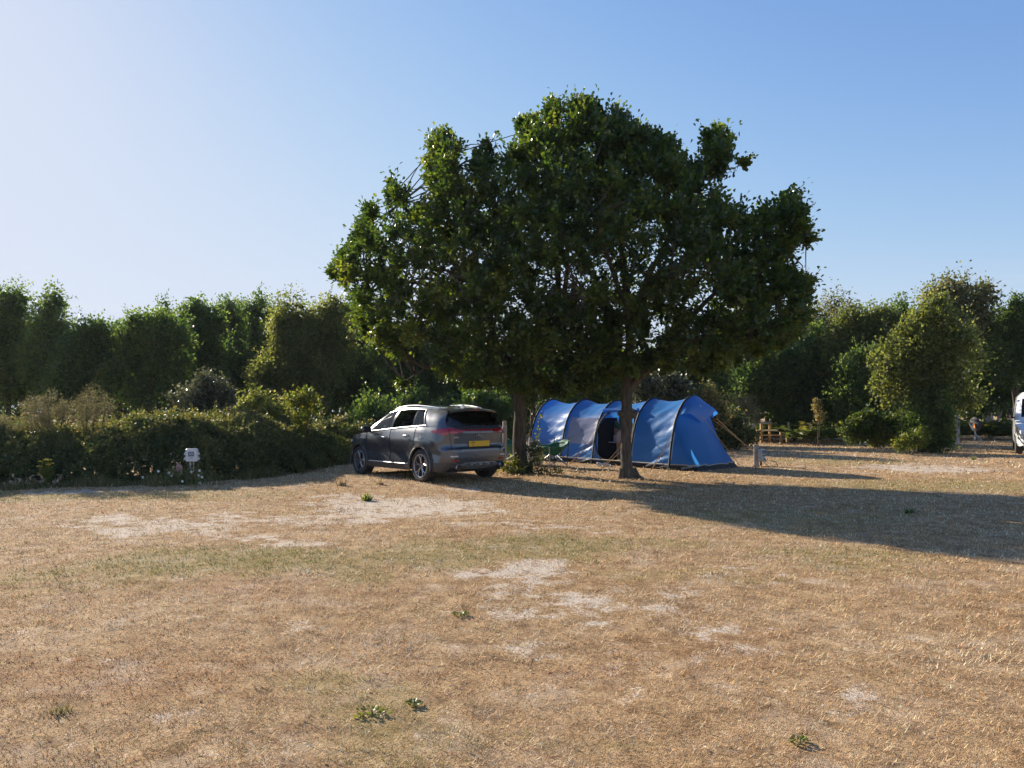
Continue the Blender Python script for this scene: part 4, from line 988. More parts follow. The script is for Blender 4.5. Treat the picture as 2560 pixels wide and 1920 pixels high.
dock('pale dead dock leaves right of the yellow ragwort', 140, 1213, .08, 8, 'dead docks at the foot of the brambles')
dock('white flowered bindweed and pink seed heads round the foot of the meter box', 462, 1211, .28, 90, None, M_BRAMBLE, .30, .06, .6, 11, 16)
dock('straw coloured dry stems right of the meter box', 500, 1200, .18, 34, None, M_PALE, .18, .05, .25)

# green weeds in the turf
def rosette(label, px, py, r, n, name='turf_weed', mat=M_BRIGHT, h=.05, t0=.35):
    b = gp(px, py); root = thing(name, label, 'weed', b, 0, 'green weeds dotted over the dry turf')
    n = int(n*2.2); a = rng.random(n)*6.28; rr = r*.75*rng.random(n)**.7
    P = np.stack([rr*np.cos(a), rr*np.sin(a)*.8, .004 + h*.5*rng.random(n)*(1 - rr/r*.6)], -1)
    leaves('foliage', P, np.stack([np.cos(a), np.sin(a), .2 + .4*rng.random(n)], -1), .016 + .018*rng.random(n), t0 + .2*rng.normal(size=n), T_OAK, mat, root, up=1)
    tb = MB(); tb.tube([(0, 0, -.02), (0, 0, .03)], [.012, .004], 5); tb.build('stem', M_STEM, root)
rosette('small green weed in the middle of the dry turf', 1152, 1540, .09, 30)
rosette('bright green weed near the bottom edge', 1035, 1765, .05, 22)
rosette('spreading green weed patch left of the bright weed near the bottom edge', 930, 1788, .12, 30)
rosette('dull green weed low on the right half of the turf', 2000, 1860, .06, 18, mat=M_OLIVE, t0=.2)
def tuft(label, px, py, h, n, mat):
    b = gp(px, py); root = thing('grass_tuft', label, 'grass tuft', b, 0, 'upright grass tufts on the bare patch')
    P = rng.normal(size=(n, 3))*np.array([.06, .05, 0]); D = np.stack([rng.normal(size=n)*.5, rng.normal(size=n)*.5, np.ones(n)], -1)
    leaves('blade_cluster', P*.6, D, h*(.5 + .7*rng.random(n)), .4 + .3*rng.normal(size=n), T_SPIKE, mat, root, up=.1)
tuft('spiky olive grass tuft on the bare sandy patch', 918, 1252, .16, 60, M_OLIVE)
tuft('straw grass tuft in front of the car sill', 950, 1212, .14, 50, M_PALE)
tuft('brown grass tuft left of the car', 852, 1214, .18, 40, M_PALE)
tuft('dark green grass tuft lying in the long tree shadow', 2275, 1284, .10, 60, M_DARK)
tuft('dark green grass tuft near the camper van', 2435, 1150, .14, 50, M_OLIVE)
tuft('reddish dry grass tuft low on the left', 150, 1782, .05, 40, M_GORSE)

# fallen leaves and litter under the oaks
n = 900
c = np.array([OAK_BASE[0][:2], OAK_BASE[1][:2]])[rng.integers(0, 2, n)]
q = c + rng.normal(size=(n, 2))*np.array([1.6, 1.3]) + np.array([.3, -.3])
P = np.stack([q[:, 0], q[:, 1], hz(q[:, 0], q[:, 1]) + .012 + .02*rng.random(n)], -1)
D = rng.normal(size=(n, 3))*np.array([1, 1, .25])
tag(leaves('leaf_litter', P, D, .05 + .05*rng.random(n), .25 + .3*rng.random(n), T_OAK, M_PALE, None, up=1.5), 'dry fallen leaves scattered under the oaks', 'leaf litter', kind='stuff')
n = 420
y = 3 + 22*rng.random(n); x = (rng.random(n)*2 - 1)*y*.68
P = np.stack([x, y, hz(x, y) + .012], -1)
tag(leaves('pale_litter', P, rng.normal(size=(n, 3))*np.array([1, 1, .3]), .014 + .014*rng.random(n) + .001*y, .3 + .5*rng.random(n), T_OAK, M_PALE, None, up=1), 'tiny pale bits of litter strewn over the turf', 'litter', kind='stuff')
# ================================================================== posts, boxes, stile
M_OLDWOOD = surf('weathered_wood', (.30, .27, .23), .9, c2=(.46, .42, .36), scale=14, bump=.6, spec=.15, stretch=(4, 4, .5))
M_NEWWOOD = surf('fresh_timber', (.40, .24, .10), .75, c2=(.55, .36, .16), scale=10, bump=.25, spec=.2, stretch=(3, 3, .6))
M_TREAD = surf('pale_timber', (.72, .56, .28), .7, c2=(.80, .66, .38), scale=10, bump=.2, spec=.2)
M_WHITEBOX = surf('white_plastic', (.74, .73, .71), .4, c2=(.66, .65, .62), scale=9)
M_GREYBOX = surf('grey_plastic', (.44, .46, .46), .45, c2=(.38, .40, .41), scale=9)
M_DARKPL = surf('dark_plastic', (.03, .035, .045), .35)
M_BLUEPL = surf('blue_socket_cover', (.10, .16, .28), .35)
M_SCREEN = surf('meter_window', (.10, .14, .22), .12, spec=.8)
M_LCD = surf('meter_label', (.34, .38, .44), .5)
M_METAL = surf('galvanised_steel', (.48, .49, .50), .42, .8, c2=(.40, .41, .42), scale=20)
M_BLACKM = surf('black_steel', (.03, .03, .032), .4, .3)
M_CABLE = surf('black_cable', (.02, .02, .02), .6)
M_ORANGE = surf('orange_sticker', (.65, .22, .05), .5)
M_RED = surf('red_cloth', (.45, .02, .02), .8)

# white meter box on its two-legged stand
b = gp(480, 1208)
root = thing('meter_box', 'white meter box on two thin legs in front of the hedge', 'meter box', b, RAD(10)); root.scale = (.9, .9, .97)
m = MB()
for x in (-.035, .035): m.tube([(x, 0, -.05), (x, 0, .52)], .014, 8)
m.build('leg', M_METAL, root, True)
bx = MB(); bx.box((0, 0, .62), (.27, .13, .29), bevel=.018); bx.box((0, -.066, .62), (.24, .012, .26), bevel=.005)
bx.build('case', M_WHITEBOX, root)
for sx in (-1, 1):
    h_ = MB()
    for zz, w in ((.675, .030), (.645, .045), (.57, .030), (.54, .05)): h_.box((sx*(.135 + w/2 - .004), -.01, zz), (w, .07, .035), bevel=.006)
    separate(h_.build('clip', M_WHITEBOX, root))
sc = MB(); sc.box((-.005, -.073, .648), (.135, .006, .105)); win = sc.build('window', M_SCREEN, root)
lc = MB(); lc.box((-.005, -.077, .652), (.10, .004, .05)); lc.build('display', M_LCD, win)
tx = MB()
for k in range(4): tx.box((-.045 + k*.026, -.080, .653), (.012, .003, .022))
tx.build('digit', M_DARKPL, win)
lt = MB(); lt.box((0, -.077, .552), (.10, .012, .008)); lt.box((0, -.076, .564), (.06, .008, .016)); lt.build('latch', M_LCD, root)
cb = MB(); cb.tube(bez((-.06, .0, .48), (-.07, .0, .30), (-.02, 0, .1), 6), .007, 6); cb.build('cable', M_GREYBOX, root, True)

# little sign at the left edge
b = gp(3, 1214)
root = thing('pitch_marker', 'tiny white pitch marker with an orange face at the left edge', 'marker', b)
m = MB(); m.tube([(0, 0, -.03), (0, 0, .10)], .006, 6); m.build('stake', M_WHITEBOX, root)
m = MB(); m.box((-.02, 0, .115), (.11, .012, .05), bevel=.004); m.build('plate', M_WHITEBOX, root)
m = MB(); m.box((-.025, -.0075, .115), (.08, .004, .03)); m.build('face', M_ORANGE, root)

# hook-up post on the right
b = gp(1891, 1165)
root = thing('hookup_post', 'pale wooden hook-up post with a grey socket box, right of the tent', 'power post', b, RAD(-14))
m = MB(); m.box((0, 0, .27), (.14, .10, .66), bevel=.008); m.build('post', M_OLDWOOD, root)
cs = MB(); cs.box((.13, -.03, .30), (.20, .17, .33), bevel=.012); cs.build('socket_box', M_GREYBOX, root)
u_ = MB(); u_.box((.20, -.118, .40), (.10, .012, .09), bevel=.004); u_.build('meter_window', M_BLUEPL, root)
u_ = MB(); u_.box((.03, -.02, .36), (.006, .05, .06)); u_.build('sticker', M_ORANGE, root)
for px_, pz in ((.175, .30), (.215, .30)):
    u_ = MB(); u_.box((px_, -.118, pz), (.028, .012, .03), bevel=.003); u_.build('breaker', M_DARKPL, root)
sk = MB(); sk.lathe([(.045, 0), (.045, -.03), (.038, -.035), (0, -.035)], 12, 'Y', (.195, -.115, .215)); so_ = sk.build('socket', M_WHITEBOX, root, True)
pl = MB(); pl.tube([(.195, -.15, .215), (.215, -.20, .19), (.235, -.22, .16)], [.026, .026, .018], 10); pl.build('plug', M_BLUEPL, so_, True)
sp_ = MB(); sp_.box((.12, -.02, .07), (.05, .05, .16)); sp_.build('conduit', M_BLACKM, root)
cb = MB(); x0, y0, z0 = b
cb.tube([(x0 + .29, y0 - .27, z0 + .17), (x0 + .36, y0 - .27, z0 + .165), (x0 + .45, y0 - .26, z0 + .13), (x0 + .49, y0 - .26, z0 + .06), (x0 + .49, y0 - .27, z0 + .012), (x0 + .40, y0 - .35, z0 + .012), (x0 + .1, y0 - .38, z0 + .012), (x0 - .2, y0 - .30, z0 + .015)], .010, 7)
tag(cb.build('power_cable', M_CABLE, None, True), 'black power cable looping from the hook-up post to the ground', 'cable')

# wooden stile
b = gp(1920, 1108)
Ds = b[1]; sc_ = Ds/F
root = thing('stile', 'new timber stile with pale treads in the right hand field edge', 'stile', b)
def sx(px): return (px - 1920)*sc_
def sz(py): return (1110 - py)*sc_
P_ = [(1903, 1110, 1061, 0), (1938, 1106, 1060, .75), (1896, 1108, 1079, .6), (1943, 1113, 1080, -.5), (1966, 1111, 1092, -.1)]
for px, y0, y1, dy in P_:
    m = MB(); m.box((sx(px), dy, (sz(y1) + sz(y0))/2 - .05), (.10, .10, sz(y1) - sz(y0) + .1), bevel=.006); m.build('post', M_NEWWOOD, root)
m = MB(); m.tube([(sx(1901), .0, sz(1060)), (sx(1941), .75, sz(1059.5))], .055, 8); m.build('hand_rail', M_OLDWOOD, root, True)
m = MB(); m.box((sx(1917), .02, sz(1078)), (1.0, .30, .05), rz=RAD(3), bevel=.006); m.build('tread', M_TREAD, root)
m = MB(); m.box((sx(1931), -.1, sz(1090.3)), (1.62, .28, .045), rz=RAD(2), bevel=.006); m.build('tread', M_NEWWOOD, root)
# split-rail post and rail left of the stile
b = gp(1880, 1108)
root = thing('rail_fence', 'weathered split post with one grey rail running left behind the tent', 'fence', b)
sc_ = b[1]/F
m = MB(); m.box((-.04, 0, .38), (.13, .14, 1.0), rz=.1, rx=.02, bevel=.012); m.box((.07, .02, .40), (.12, .13, 1.04), rz=-.2, ry=.03, bevel=.012); m.build('post', M_OLDWOOD, root)
m = MB(); m.box((-.62, .03, 51*sc_), (1.05, .06, 4.6*sc_), bevel=.01); m.build('rail', M_OLDWOOD, root)
m = MB(); m.box((-46*sc_, .3, 30*sc_), (.09, .09, 78*sc_), bevel=.01); m.build('post', M_OLDWOOD, root)
def post(label, px, y0, y1, w, lean=0, name='fence_post', mat=None, group='old fence posts', D=None):
    b = gp(px, y0) if D is None else (*wp(px, y0, D)[:2], 0)
    b = (b[0], b[1], float(hz(b[0], b[1]))); h = CAMZ - (y1 - HY)/F*b[1] - b[2]
    root = thing(name, label, 'post', b, rng.random(), group)
    n = 8; m = MB()
    pts = [Vector((lean*h*t + .012*math.sin(5*t + px), .01*math.cos(4*t), -.08 + (h + .08)*t)) for t in np.linspace(0, 1, n)]
    m.tube(pts, [w*(1 + .10*rng.normal()) for _ in range(n)], 9); m.build('shaft', mat or M_OLDWOOD, root, 40)
    c = MB(); c.tube([(pts[-1].x, pts[-1].y, h*.86), (pts[-1].x, pts[-1].y, h*.90)], w*1.12, 9); c.build('wire_loop', M_METAL, root)
post('thin pale wire post behind the right end of the stile', 1971, 1108, 1055, .045)
post('leaning grey wire post right of the bracken clump', 2047, 1108, 1052, .055, -.03)
post('shaded grey wire post in the dark bracken', 2137, 1104, 1058, .05)
post('plain grey post standing between the car and the thick oak', 1261, 1165, 1053, .06)
post('pale weathered stub post right of the thick oak', 1327, 1168, 1094, .055)
post('grey stump half buried in the hedge right of the meter box', 543, 1190, 1080, .085, 0, D=18.5)

# fine wire between the posts near the stile: skipped when not visible
# ================================================================== tent
M_BLUE, nt, out = newmat('blue_polyester')
def tent_fabric(nt, out, c, c2, tr, rough=.34, trc=(.06, .26, .85)):
    P = N(nt, 'ShaderNodeBsdfPrincipled', Roughness=rough); P.inputs['Specular IOR Level'].default_value = .7
    tc = N(nt, 'ShaderNodeTexCoord'); nz = N(nt, 'ShaderNodeTexNoise', Scale=2.5, Detail=4.0)
    nt.links.new(tc.outputs['Object'], nz.inputs['Vector'])
    r = ramp(nt, nz.outputs['Fac'], [(.35, c), (.65, c2)]); nt.links.new(r.outputs['Color'], P.inputs['Base Color'])
    mp = N(nt, 'ShaderNodeMapping'); mp.inputs['Scale'].default_value = (3.0, 3.0, 14.0); mp.inputs['Rotation'].default_value = (0, .5, 0)
    nt.links.new(tc.outputs['Object'], mp.inputs['Vector'])
    nb = N(nt, 'ShaderNodeTexNoise', Scale=1.6, Detail=4.0, Roughness=.6, Distortion=.6); nt.links.new(mp.outputs['Vector'], nb.inputs['Vector'])
    b = N(nt, 'ShaderNodeBump', Strength=.14, Distance=.05); nt.links.new(nb.outputs['Fac'], b.inputs['Height']); nt.links.new(b.outputs['Normal'], P.inputs['Normal'])
    t = N(nt, 'ShaderNodeBsdfTranslucent'); t.inputs['Color'].default_value = (*trc, 1)
    mx = N(nt, 'ShaderNodeMixShader'); mx.inputs[0].default_value = tr
    nt.links.new(P.outputs[0], mx.inputs[1]); nt.links.new(t.outputs[0], mx.inputs[2]); nt.links.new(mx.outputs[0], out.inputs['Surface'])
tent_fabric(nt, out, (.04, .215, .54), (.052, .245, .60), .42, .34, (.09, .42, 1.0))
M_BLUED, nt, out = newmat('dark_blue_polyester'); tent_fabric(nt, out, (.022, .15, .40), (.028, .17, .45), .40, .34, (.06, .38, 1.0))
M_LILAC, nt, out = newmat('clear_window_film'); tent_fabric(nt, out, (.20, .22, .34), (.26, .27, .38), .15, .16, (.2, .25, .5))
M_SKIRT = surf('black_groundsheet', (.008, .009, .014), .7, c2=(.014, .015, .02), scale=6, bump=.3)
M_SLEEVE = surf('black_pole_sleeve', (.016, .017, .024), .7)
M_PIPE = surf('beige_piping', (.50, .43, .30), .7)
M_LIGHTTRIM = surf('pale_blue_webbing', (.30, .48, .68), .6)
M_GUY = surf('orange_guy_line', (.60, .36, .17), .7)
M_INNER = surf('dark_inner_fabric', (.012, .014, .022), .9)
A0 = Vector(gp(1320, 1150)); E0 = Vector(gp(1672, 1175))
AX = (E0 - A0); LEN = AX.length; ANG = math.atan2(AX.y, AX.x)
TW, TH = 2.29, 1.93
tent = thing('tunnel_tent', 'long blue tunnel tent with black hoops and an open door, behind the oaks', 'tent', A0, ANG)
px_u = lambda px: min(np.linspace(0, LEN, 400), key=lambda u: abs(CX + (A0.x + AX.x/LEN*u)/(A0.y + AX.y/LEN*u)*F - px))
UA = [0, px_u(1400), px_u(1479), px_u(1573), LEN]
SEC = [(0, 0), (.05, .30), (.11, .62), (.19, .95), (.30, 1.25), (.46, 1.52), (.68, 1.74), (.93, 1.88), (1.145, 1.93)]
SEC = np.array(SEC); SEC[:, 0] *= TW/2/1.145; SEC[:, 1] *= TH/1.93
SEC = np.concatenate([SEC, np.stack([TW - SEC[::-1][1:, 0], SEC[::-1][1:, 1]], -1)])
cl = np.r_[0, np.cumsum(np.hypot(*np.diff(SEC, axis=0).T))]; cl /= cl[-1]
def sect(t):
    s_ = np.interp(t, cl, SEC[:, 0]); z_ = np.interp(t, cl, SEC[:, 1]); return s_, z_
HS = [0.985, 0.985, .965, 1.0, 1.035]
tw = np.linspace(0, 1, 96)
def cell_class(u, t, k):
    s_, z_ = sect(t); f = (u - UA[k])/(UA[k + 1] - UA[k]); near = t < .5
    if z_ < .17: return 'skirt'
    if k == 2 and near:
        q = abs((f - .50)/.47)**2.6 + abs((z_ - .90)/.74)**2.6
        if q < 1: return 'hole'
    if k == 1 and near and .10 < f < .97 and .60 < z_ < 1.42: return 'window'
    if k == 0 and near and z_ < .72: return 'low'
    return 'fly'
parts = {'fly': MB(), 'skirt': MB(), 'window': MB(), 'low': MB()}
for k in range(4):
    us = np.linspace(UA[k], UA[k + 1], 44)
    UU, TT_ = np.meshgrid(us, tw, indexing='ij')
    s_, z_ = sect(TT_)
    f = (UU - UA[k])/(UA[k + 1] - UA[k])
    hsc = HS[k] + (HS[k + 1] - HS[k])*f
    sag = 4*f*(1 - f)
    z2 = z_*hsc - .12*sag*np.clip((z_ - 1.2)/.7, 0, 1)
    s2 = s_ + .07*sag*np.where(TT_ < .5, 1, -1)*np.clip(1 - abs(z_ - .95)/.95, 0, 1)
    # wrinkles: pulls from the hoops, diagonal, plus fine crumple
    d1 = fbm(f*1.3 + z_*1.2, z_*4.6 - f*2.2, 1.5, 61 + k, 2) - .5
    d2 = np.sin((z_ - f*.55)*34 + 3*fbm(UU, z_, 2.2, 71 + k))*(.25 + f)*np.clip(.9 - z_, 0, .7)
    wr = .065*d1*np.clip(z_*4, 0, 1)*np.clip(sag*2.2, 0, 1) + .016*d2*np.clip(sag*2.5, 0, 1)*(k != 2)
    s2 = s2 + wr*np.where(TT_ < .5, -1, 1)*np.clip(1.4 - z_/1.5, .25, 1); z2 = z2 + wr*np.clip((z_ - 1.0), 0, .9)
    for i in range(len(us) - 1):
        for j in range(len(tw) - 1):
            c = cell_class((us[i] + us[i + 1])/2, (tw[j] + tw[j + 1])/2, k)
            if c == 'hole': continue
            vs = [(UU[a, b], s2[a, b], z2[a, b]) for a, b in ((i, j), (i, j + 1), (i + 1, j + 1), (i + 1, j))]
            parts[c].add(vs, [(0, 1, 2, 3)])
def weld(o, smooth=True):
    import bmesh
    bm = bmesh.new(); bm.from_mesh(o.data); bmesh.ops.remove_doubles(bm, verts=bm.verts, dist=.0006); bm.to_mesh(o.data); bm.free()
    o.data.polygons.foreach_set('use_smooth', np.full(len(o.data.polygons), smooth)); o.data.update()
    return o
fly = weld(parts['fly'].build('flysheet', M_BLUE, tent))
weld(parts['skirt'].build('mud_skirt', M_SKIRT, tent)); weld(parts['window'].build('window', M_LILAC, tent)); weld(parts['low'].build('lower_panel', M_BLUED, tent))
for k, u in enumerate(UA):                                                 # hoops in black sleeves
    m = MB(); s_, z_ = sect(np.linspace(0, 1, 50)); m.tube([(u, a + (-.012 if t < 25 else .012), b*HS[k] + .018) for t, (a, b) in enumerate(zip(s_, z_))], .024 if k < 4 else .030, 8); m.build('hoop', M_SLEEVE, tent, True)
    m = MB(); m.tube([(u + .05, a - .012, b*HS[k] + .012) for t, (a, b) in enumerate(zip(s_, z_)) if .2 < b < 1.05 and t < 25], .012, 6); m.build('seam_tape', M_LIGHTTRIM, tent, True)
# sloping ends
def end_panel(u0, du, ins, name, zc):
    s_, z_ = sect(np.linspace(0, 1, 61)); hs = HS[4] if du > 0 else HS[0]
    p = MB(); sk = MB(); rows = []
    for i, (a, b) in enumerate(zip(s_, z_*hs)):
        q = i/60.0
        # foot of this thread on the ground: along the three-sided footprint
        if q < .22: r = q/.22; foot = (u0 + du*r, ins*r, 0)
        elif q > .78: r = (1 - q)/.22; foot = (u0 + du*r, TW - ins*r, 0)
        else: r = (q - .22)/.56; foot = (u0 + du, ins + (TW - 2*ins)*r, 0)
        rows.append([Vector((u0, a, b)).lerp(Vector(foot), t) + Vector((-du*.06*math.sin(t*math.pi), 0, -.05*math.sin(t*math.pi)*(b/TH))) for t in np.linspace(0, 1, 31)])
    wv = fbm(np.arange(61)[:, None]*.12*np.ones((1, 31)), np.arange(31)[None]*.06*np.ones((61, 1)), 1.5, 8)
    for i in range(61):
        for j in range(1, 30): rows[i][j].x += (wv[i, j] - .5)*.05*(1 if du > 0 else -1)
    for i in range(60):
        for j in range(30):
            vs = [rows[i][j], rows[i][j + 1], rows[i + 1][j + 1], rows[i + 1][j]]
            (sk if sum(v.z for v in vs)/4 < .17 else p).add(vs, [(0, 1, 2, 3)])
    weld(p.build(name, M_BLUED, tent)); weld(sk.build('mud_skirt', M_SKIRT, tent))
    return rows
rw = end_panel(LEN, .84, .21, 'end_panel', 0)
end_panel(0, -.7, .3, 'end_panel', 0)
# ventilation hood on the right end
hd = MB(); Pm = []
s_, z_ = sect(np.linspace(.30, .72, 25)); z_ = z_*HS[4]
for i, (a, b) in enumerate(zip(s_, z_)):
    q = i/24.0
    low = Vector((LEN + .30 - .10*abs(q - .45), TW*.5 + (a - TW*.5)*1.0, 1.50 - .16*max(0, 1 - abs(q - .42)/.42) + .07*math.sin(q*9.42)))
    Pm.append([Vector((LEN + .02, a, b + .015)).lerp(low, t) + Vector((.07*math.sin(t*math.pi), 0, .05*math.sin(t*math.pi))) for t in np.linspace(0, 1, 9)])
hd.grid(Pm); hd.build('vent_hood', M_BLUE, tent, True)
# sewn mark and lettering on the fly
M_MARK = surf('pale_print', (.50, .56, .66), .7)
def text_mesh(body, size, M, mat, parent, name, extrude=.002):
    cu = bpy.data.curves.new('lettering', 'FONT'); cu.body = body; cu.size = size; cu.extrude = extrude; cu.align_x = 'CENTER'; cu.align_y = 'CENTER'
    t = bpy.data.objects.new('lettering', cu); COL.objects.link(t)
    dg = bpy.context.evaluated_depsgraph_get(); me = bpy.data.meshes.new_from_object(t.evaluated_get(dg)); bpy.data.objects.remove(t)
    me.transform(M); o = obj_from(name, me, parent, [mat]); return o
def frame_from(o, xd, yd):
    xd = Vector(xd).normalized(); zd = xd.cross(Vector(yd)).normalized(); yd = zd.cross(xd)
    M = Matrix((xd, yd, zd)).transposed().to_4x4(); M.translation = o; return M
i0, j0 = 9, 25
a_, b_, c_ = rw[i0][j0], rw[i0 + 3][j0], rw[i0][j0 - 2]
nn = (b_ - a_).cross(c_ - a_).normalized(); nn = nn if nn.x > 0 or nn.y < 0 else -nn
text_mesh('ZENOBIA 600', .075, frame_from(a_ + (b_ - a_)*.5 + nn*.012, b_ - a_, c_ - a_), M_MARK, tent, 'lettering')
hc = Pm[11][4]; hx_ = (Pm[13][4] - Pm[9][4]); hy_ = (Pm[11][3] - Pm[11][5]); nh = hx_.cross(hy_).normalized()
mk = MB(); Mh = frame_from(hc + nh*.012, hx_, hy_)
mk.prism([(-.03, .0), (.0, -.015), (.035, .0), (.0, .03), (-.01, .07), (-.022, .03)], 0, .003, Mh); mk.build('emblem', M_MARK, tent)
# piping above the skirt, door trim, guy lines
m = MB(); s_, z_ = sect(.5*0 + np.interp(.175, SEC[:9, 1], cl[:9])); m.tube([(u, float(s_) - .03, .182) for u in np.linspace(0, LEN, 30)], .013, 6); m.build('piping', M_PIPE, tent, True)
m = MB(); ep = [min(r, key=lambda v: abs(v.z - .18)) + Vector((.02, 0, 0)) for r in rw[2:59]]; m.tube(ep, .012, 6); m.build('piping', M_PIPE, tent, True)
m = MB(); ring = []
for a in np.linspace(0, 2*math.pi, 61):
    ca, sa = math.cos(a), math.sin(a)
    f = .50 + .47*np.sign(ca)*abs(ca)**(2/2.6); zz = .90 + .74*np.sign(sa)*abs(sa)**(2/2.6)
    tt = np.interp(zz, SEC[:9, 1], cl[:9]); s_, _ = sect(tt); ring.append((UA[2] + f*(UA[3] - UA[2]), float(s_) + .07*4*f*(1 - f)*max(0, 1 - abs(zz - .95)/.95) - .015, zz))
m.tube(ring, .022, 6); m.build('door_trim', M_SLEEVE, tent, True)
m = MB(); m.tube([(UA[2] + .06, .46, 1.58), (UA[2] + .5, .52, 1.58), (UA[3] - .06, .46, 1.60)], .055, 9); m.build('rolled_door', M_BLUE, tent, True)
# canopy lip over the door
# groundsheet and dark bedroom pod inside
m = MB(); m.box((LEN/2, TW/2, .02), (LEN - .1, TW - .2, .01)); m.build('groundsheet', M_SKIRT, tent)
m = MB()
for zz in (0, 1):
    pass
m.grid([[(UA[2] - .08, s__, z__) for z__ in np.linspace(.03, 1.35, 6)] for s__ in np.linspace(.36, 1.25, 8)]); m.build('bedroom_curtain', M_INNER, tent)
m = MB(); m.grid([[(UA[3] + .1, s__, z__) for z__ in np.linspace(.03, 1.35, 6)] for s__ in np.linspace(.36, 1.85, 8)]); m.build('bedroom_curtain', M_INNER, tent)
m = MB()
for z__ in (.0,): m.box((UA[2] + .35, 1.62, .95), (.05, .02, 1.2), rx=-.12)
m.build('door_strap', M_LIGHTTRIM, tent)
def tl(u, s, z): return Vector((u, s, z))
GUYS = [(UA[1], 1.0, UA[1] + .1, -1.0, .03), (UA[1], .72, UA[1] + .1, -1.0, .03), (UA[2], .95, UA[2] + .12, -1.15, .03), (UA[2], .70, UA[2] + .12, -1.15, .03),
        (UA[3], 1.0, UA[3] - .05, -1.15, .03), (UA[3], .72, UA[3] - .05, -1.15, .03), (LEN, 1.02, LEN - .05, -.75, .02), (LEN, .80, LEN - .05, -.75, .02)]
for u, z0, u1, s1, z1 in GUYS:
    tt = np.interp(z0, SEC[:9, 1], cl[:9]); s_, _ = sect(tt)
    m = MB(); m.tube([tl(u, float(s_) - .03, z0), tl(u1, s1, z1)], .0085, 5); m.build('guy_line', M_GUY, tent)
m = MB(); m.tube([rw[30][0] + Vector((.30, -.10, -.55)), tl(LEN + 1.95, .55, .02)], .008, 5); m.build('guy_line', M_GUY, tent)
m = MB(); m.tube([tl(LEN + .12, TW - .22, 1.36), tl(LEN + 1.75, TW - .10, .02)], .008, 5); m.build('guy_line', M_GUY, tent)
m = MB(); m.tube([tl(LEN + .05, TW - .10, 1.25), tl(LEN + 1.0, TW + 1.2, .02)], .008, 5); m.build('guy_line', M_GUY, tent)
m = MB(); m.tube([tl(0, .25, 1.35), tl(-1.3, -.15, .02)], .008, 5); m.build('guy_line', M_GUY, tent)
m = MB(); m.tube([tl(0, .12, .85), tl(-1.2, -.2, .02)], .008, 5); m.build('guy_line', M_GUY, tent)

# things inside the tent
TM = Matrix.Translation(A0) @ Matrix.Rotation(ANG, 4, 'Z')
def tw_(u, s, z): return TM @ Vector((u, s, z))
tb_loc = tw_(UA[2] + .20, 1.05, .03)
table = thing('camp_table', 'pale folding camp table standing just inside the tent door', 'table', tb_loc, ANG)
M_TTOP = surf('pale_table_top', (.55, .60, .62), .5)
m = MB(); m.box((.05, 0, .60), (.80, .45, .025), bevel=.005); m.build('table_top', M_TTOP, table)
for a, b in ((-.3, -.17), (.4, -.17), (-.3, .17), (.4, .17)):
    m = MB(); m.tube([(a, b, 0), (a, b, .59)], .012, 6); m.build('leg', M_METAL, table, True)
for (dx, lab, nm, colr, hgt) in ((-.10, 'white water bottle on the camp table in the tent', 'water_bottle', (.55, .62, .70), .26), (.02, 'blue kettle beside the bottle on the camp table', 'kettle', (.05, .10, .30), .18)):
    p = tw_(UA[2] + .14 + dx, 1.0, .645)
    m = MB(); r = .045 if hgt > .2 else .08
    m.lathe([(0, 0), (r, 0), (r*1.02, .02), (r, hgt*.6), (r*.7, hgt*.78), (r*.4, hgt*.86), (r*.4, hgt), (0, hgt)], 16); o = m.build(nm, surf(nm + '_shell', colr, .3), None, 50); o.location = p
    tag(o, lab, 'bottle' if hgt > .2 else 'kettle')
p = tw_(UA[2] + .36, 1.0, .645)
m = MB(); m.box((0, 0, .09), (.22, .2, .18), bevel=.01); m.box((0, 0, .19), (.24, .22, .02), bevel=.004); o = m.build('food_box', surf('green_box', (.04, .13, .04), .5), None); o.location = p; o.rotation_euler[2] = ANG
tag(o, 'dark green lidded box on the camp table in the tent', 'box')
# trainers at the door
for k, (du, rz) in enumerate(((0, .4), (.22, 1.0))):
    p = tw_(UA[2] + .72 + du, -.42, .0); p.z = float(hz(p.x, p.y))
    root = thing('shoe', ['white shoe lying left of the pair of guy lines by the tent door', 'white shoe lying right of the pair of guy lines by the tent door'][k], 'shoe', p, ANG + rz, 'white shoes outside the tent door')
    m = MB(); m.prism([(-.13, -.03), (-.10, -.045), (.03, -.04), (.11, -.048), (.145, -.02), (.145, .02), (.10, .045), (.0, .035), (-.10, .04), (-.13, .03)], 0, .025); m.build('sole', M_WHITEBOX, root)
    u_ = MB(); rows = []
    for x_, w_, h_ in ((-.13, .028, .06), (-.10, .038, .09), (-.04, .036, .085), (.02, .036, .06), (.08, .042, .045), (.12, .036, .03), (.142, .012, .01)):
        rows.append([(x_, w_*math.cos(a), .02 + h_*max(0, math.sin(a))) for a in np.linspace(0, math.pi, 9)])
    u_.grid(rows); u_.build('upper', surf('shoe_leather', (.60, .60, .62), .6, c2=(.4, .42, .5), scale=20), root, True)

# ------------------------------------------------------------------ person bending over in the doorway
M_SKIN = surf('skin', (.40, .24, .17), .55, c2=(.36, .21, .15), scale=12)
M_SHIRT = surf('green_tshirt', (.025, .075, .055), .85, c2=(.035, .09, .065), scale=6, bump=.3)
M_SHORTS = surf('pale_shorts', (.36, .33, .40), .85, c2=(.42, .39, .46), scale=6, bump=.3)
M_HAIR = surf('dark_hair', (.015, .012, .010), .8, bump=.6, scale=30)
pb = tw_(UA[2] + .56, .72, .03)
person = thing('person', 'person in green t-shirt and pale shorts bending forward inside the tent doorway', 'person', pb, math.atan2(pb.y, pb.x) - math.pi/2)
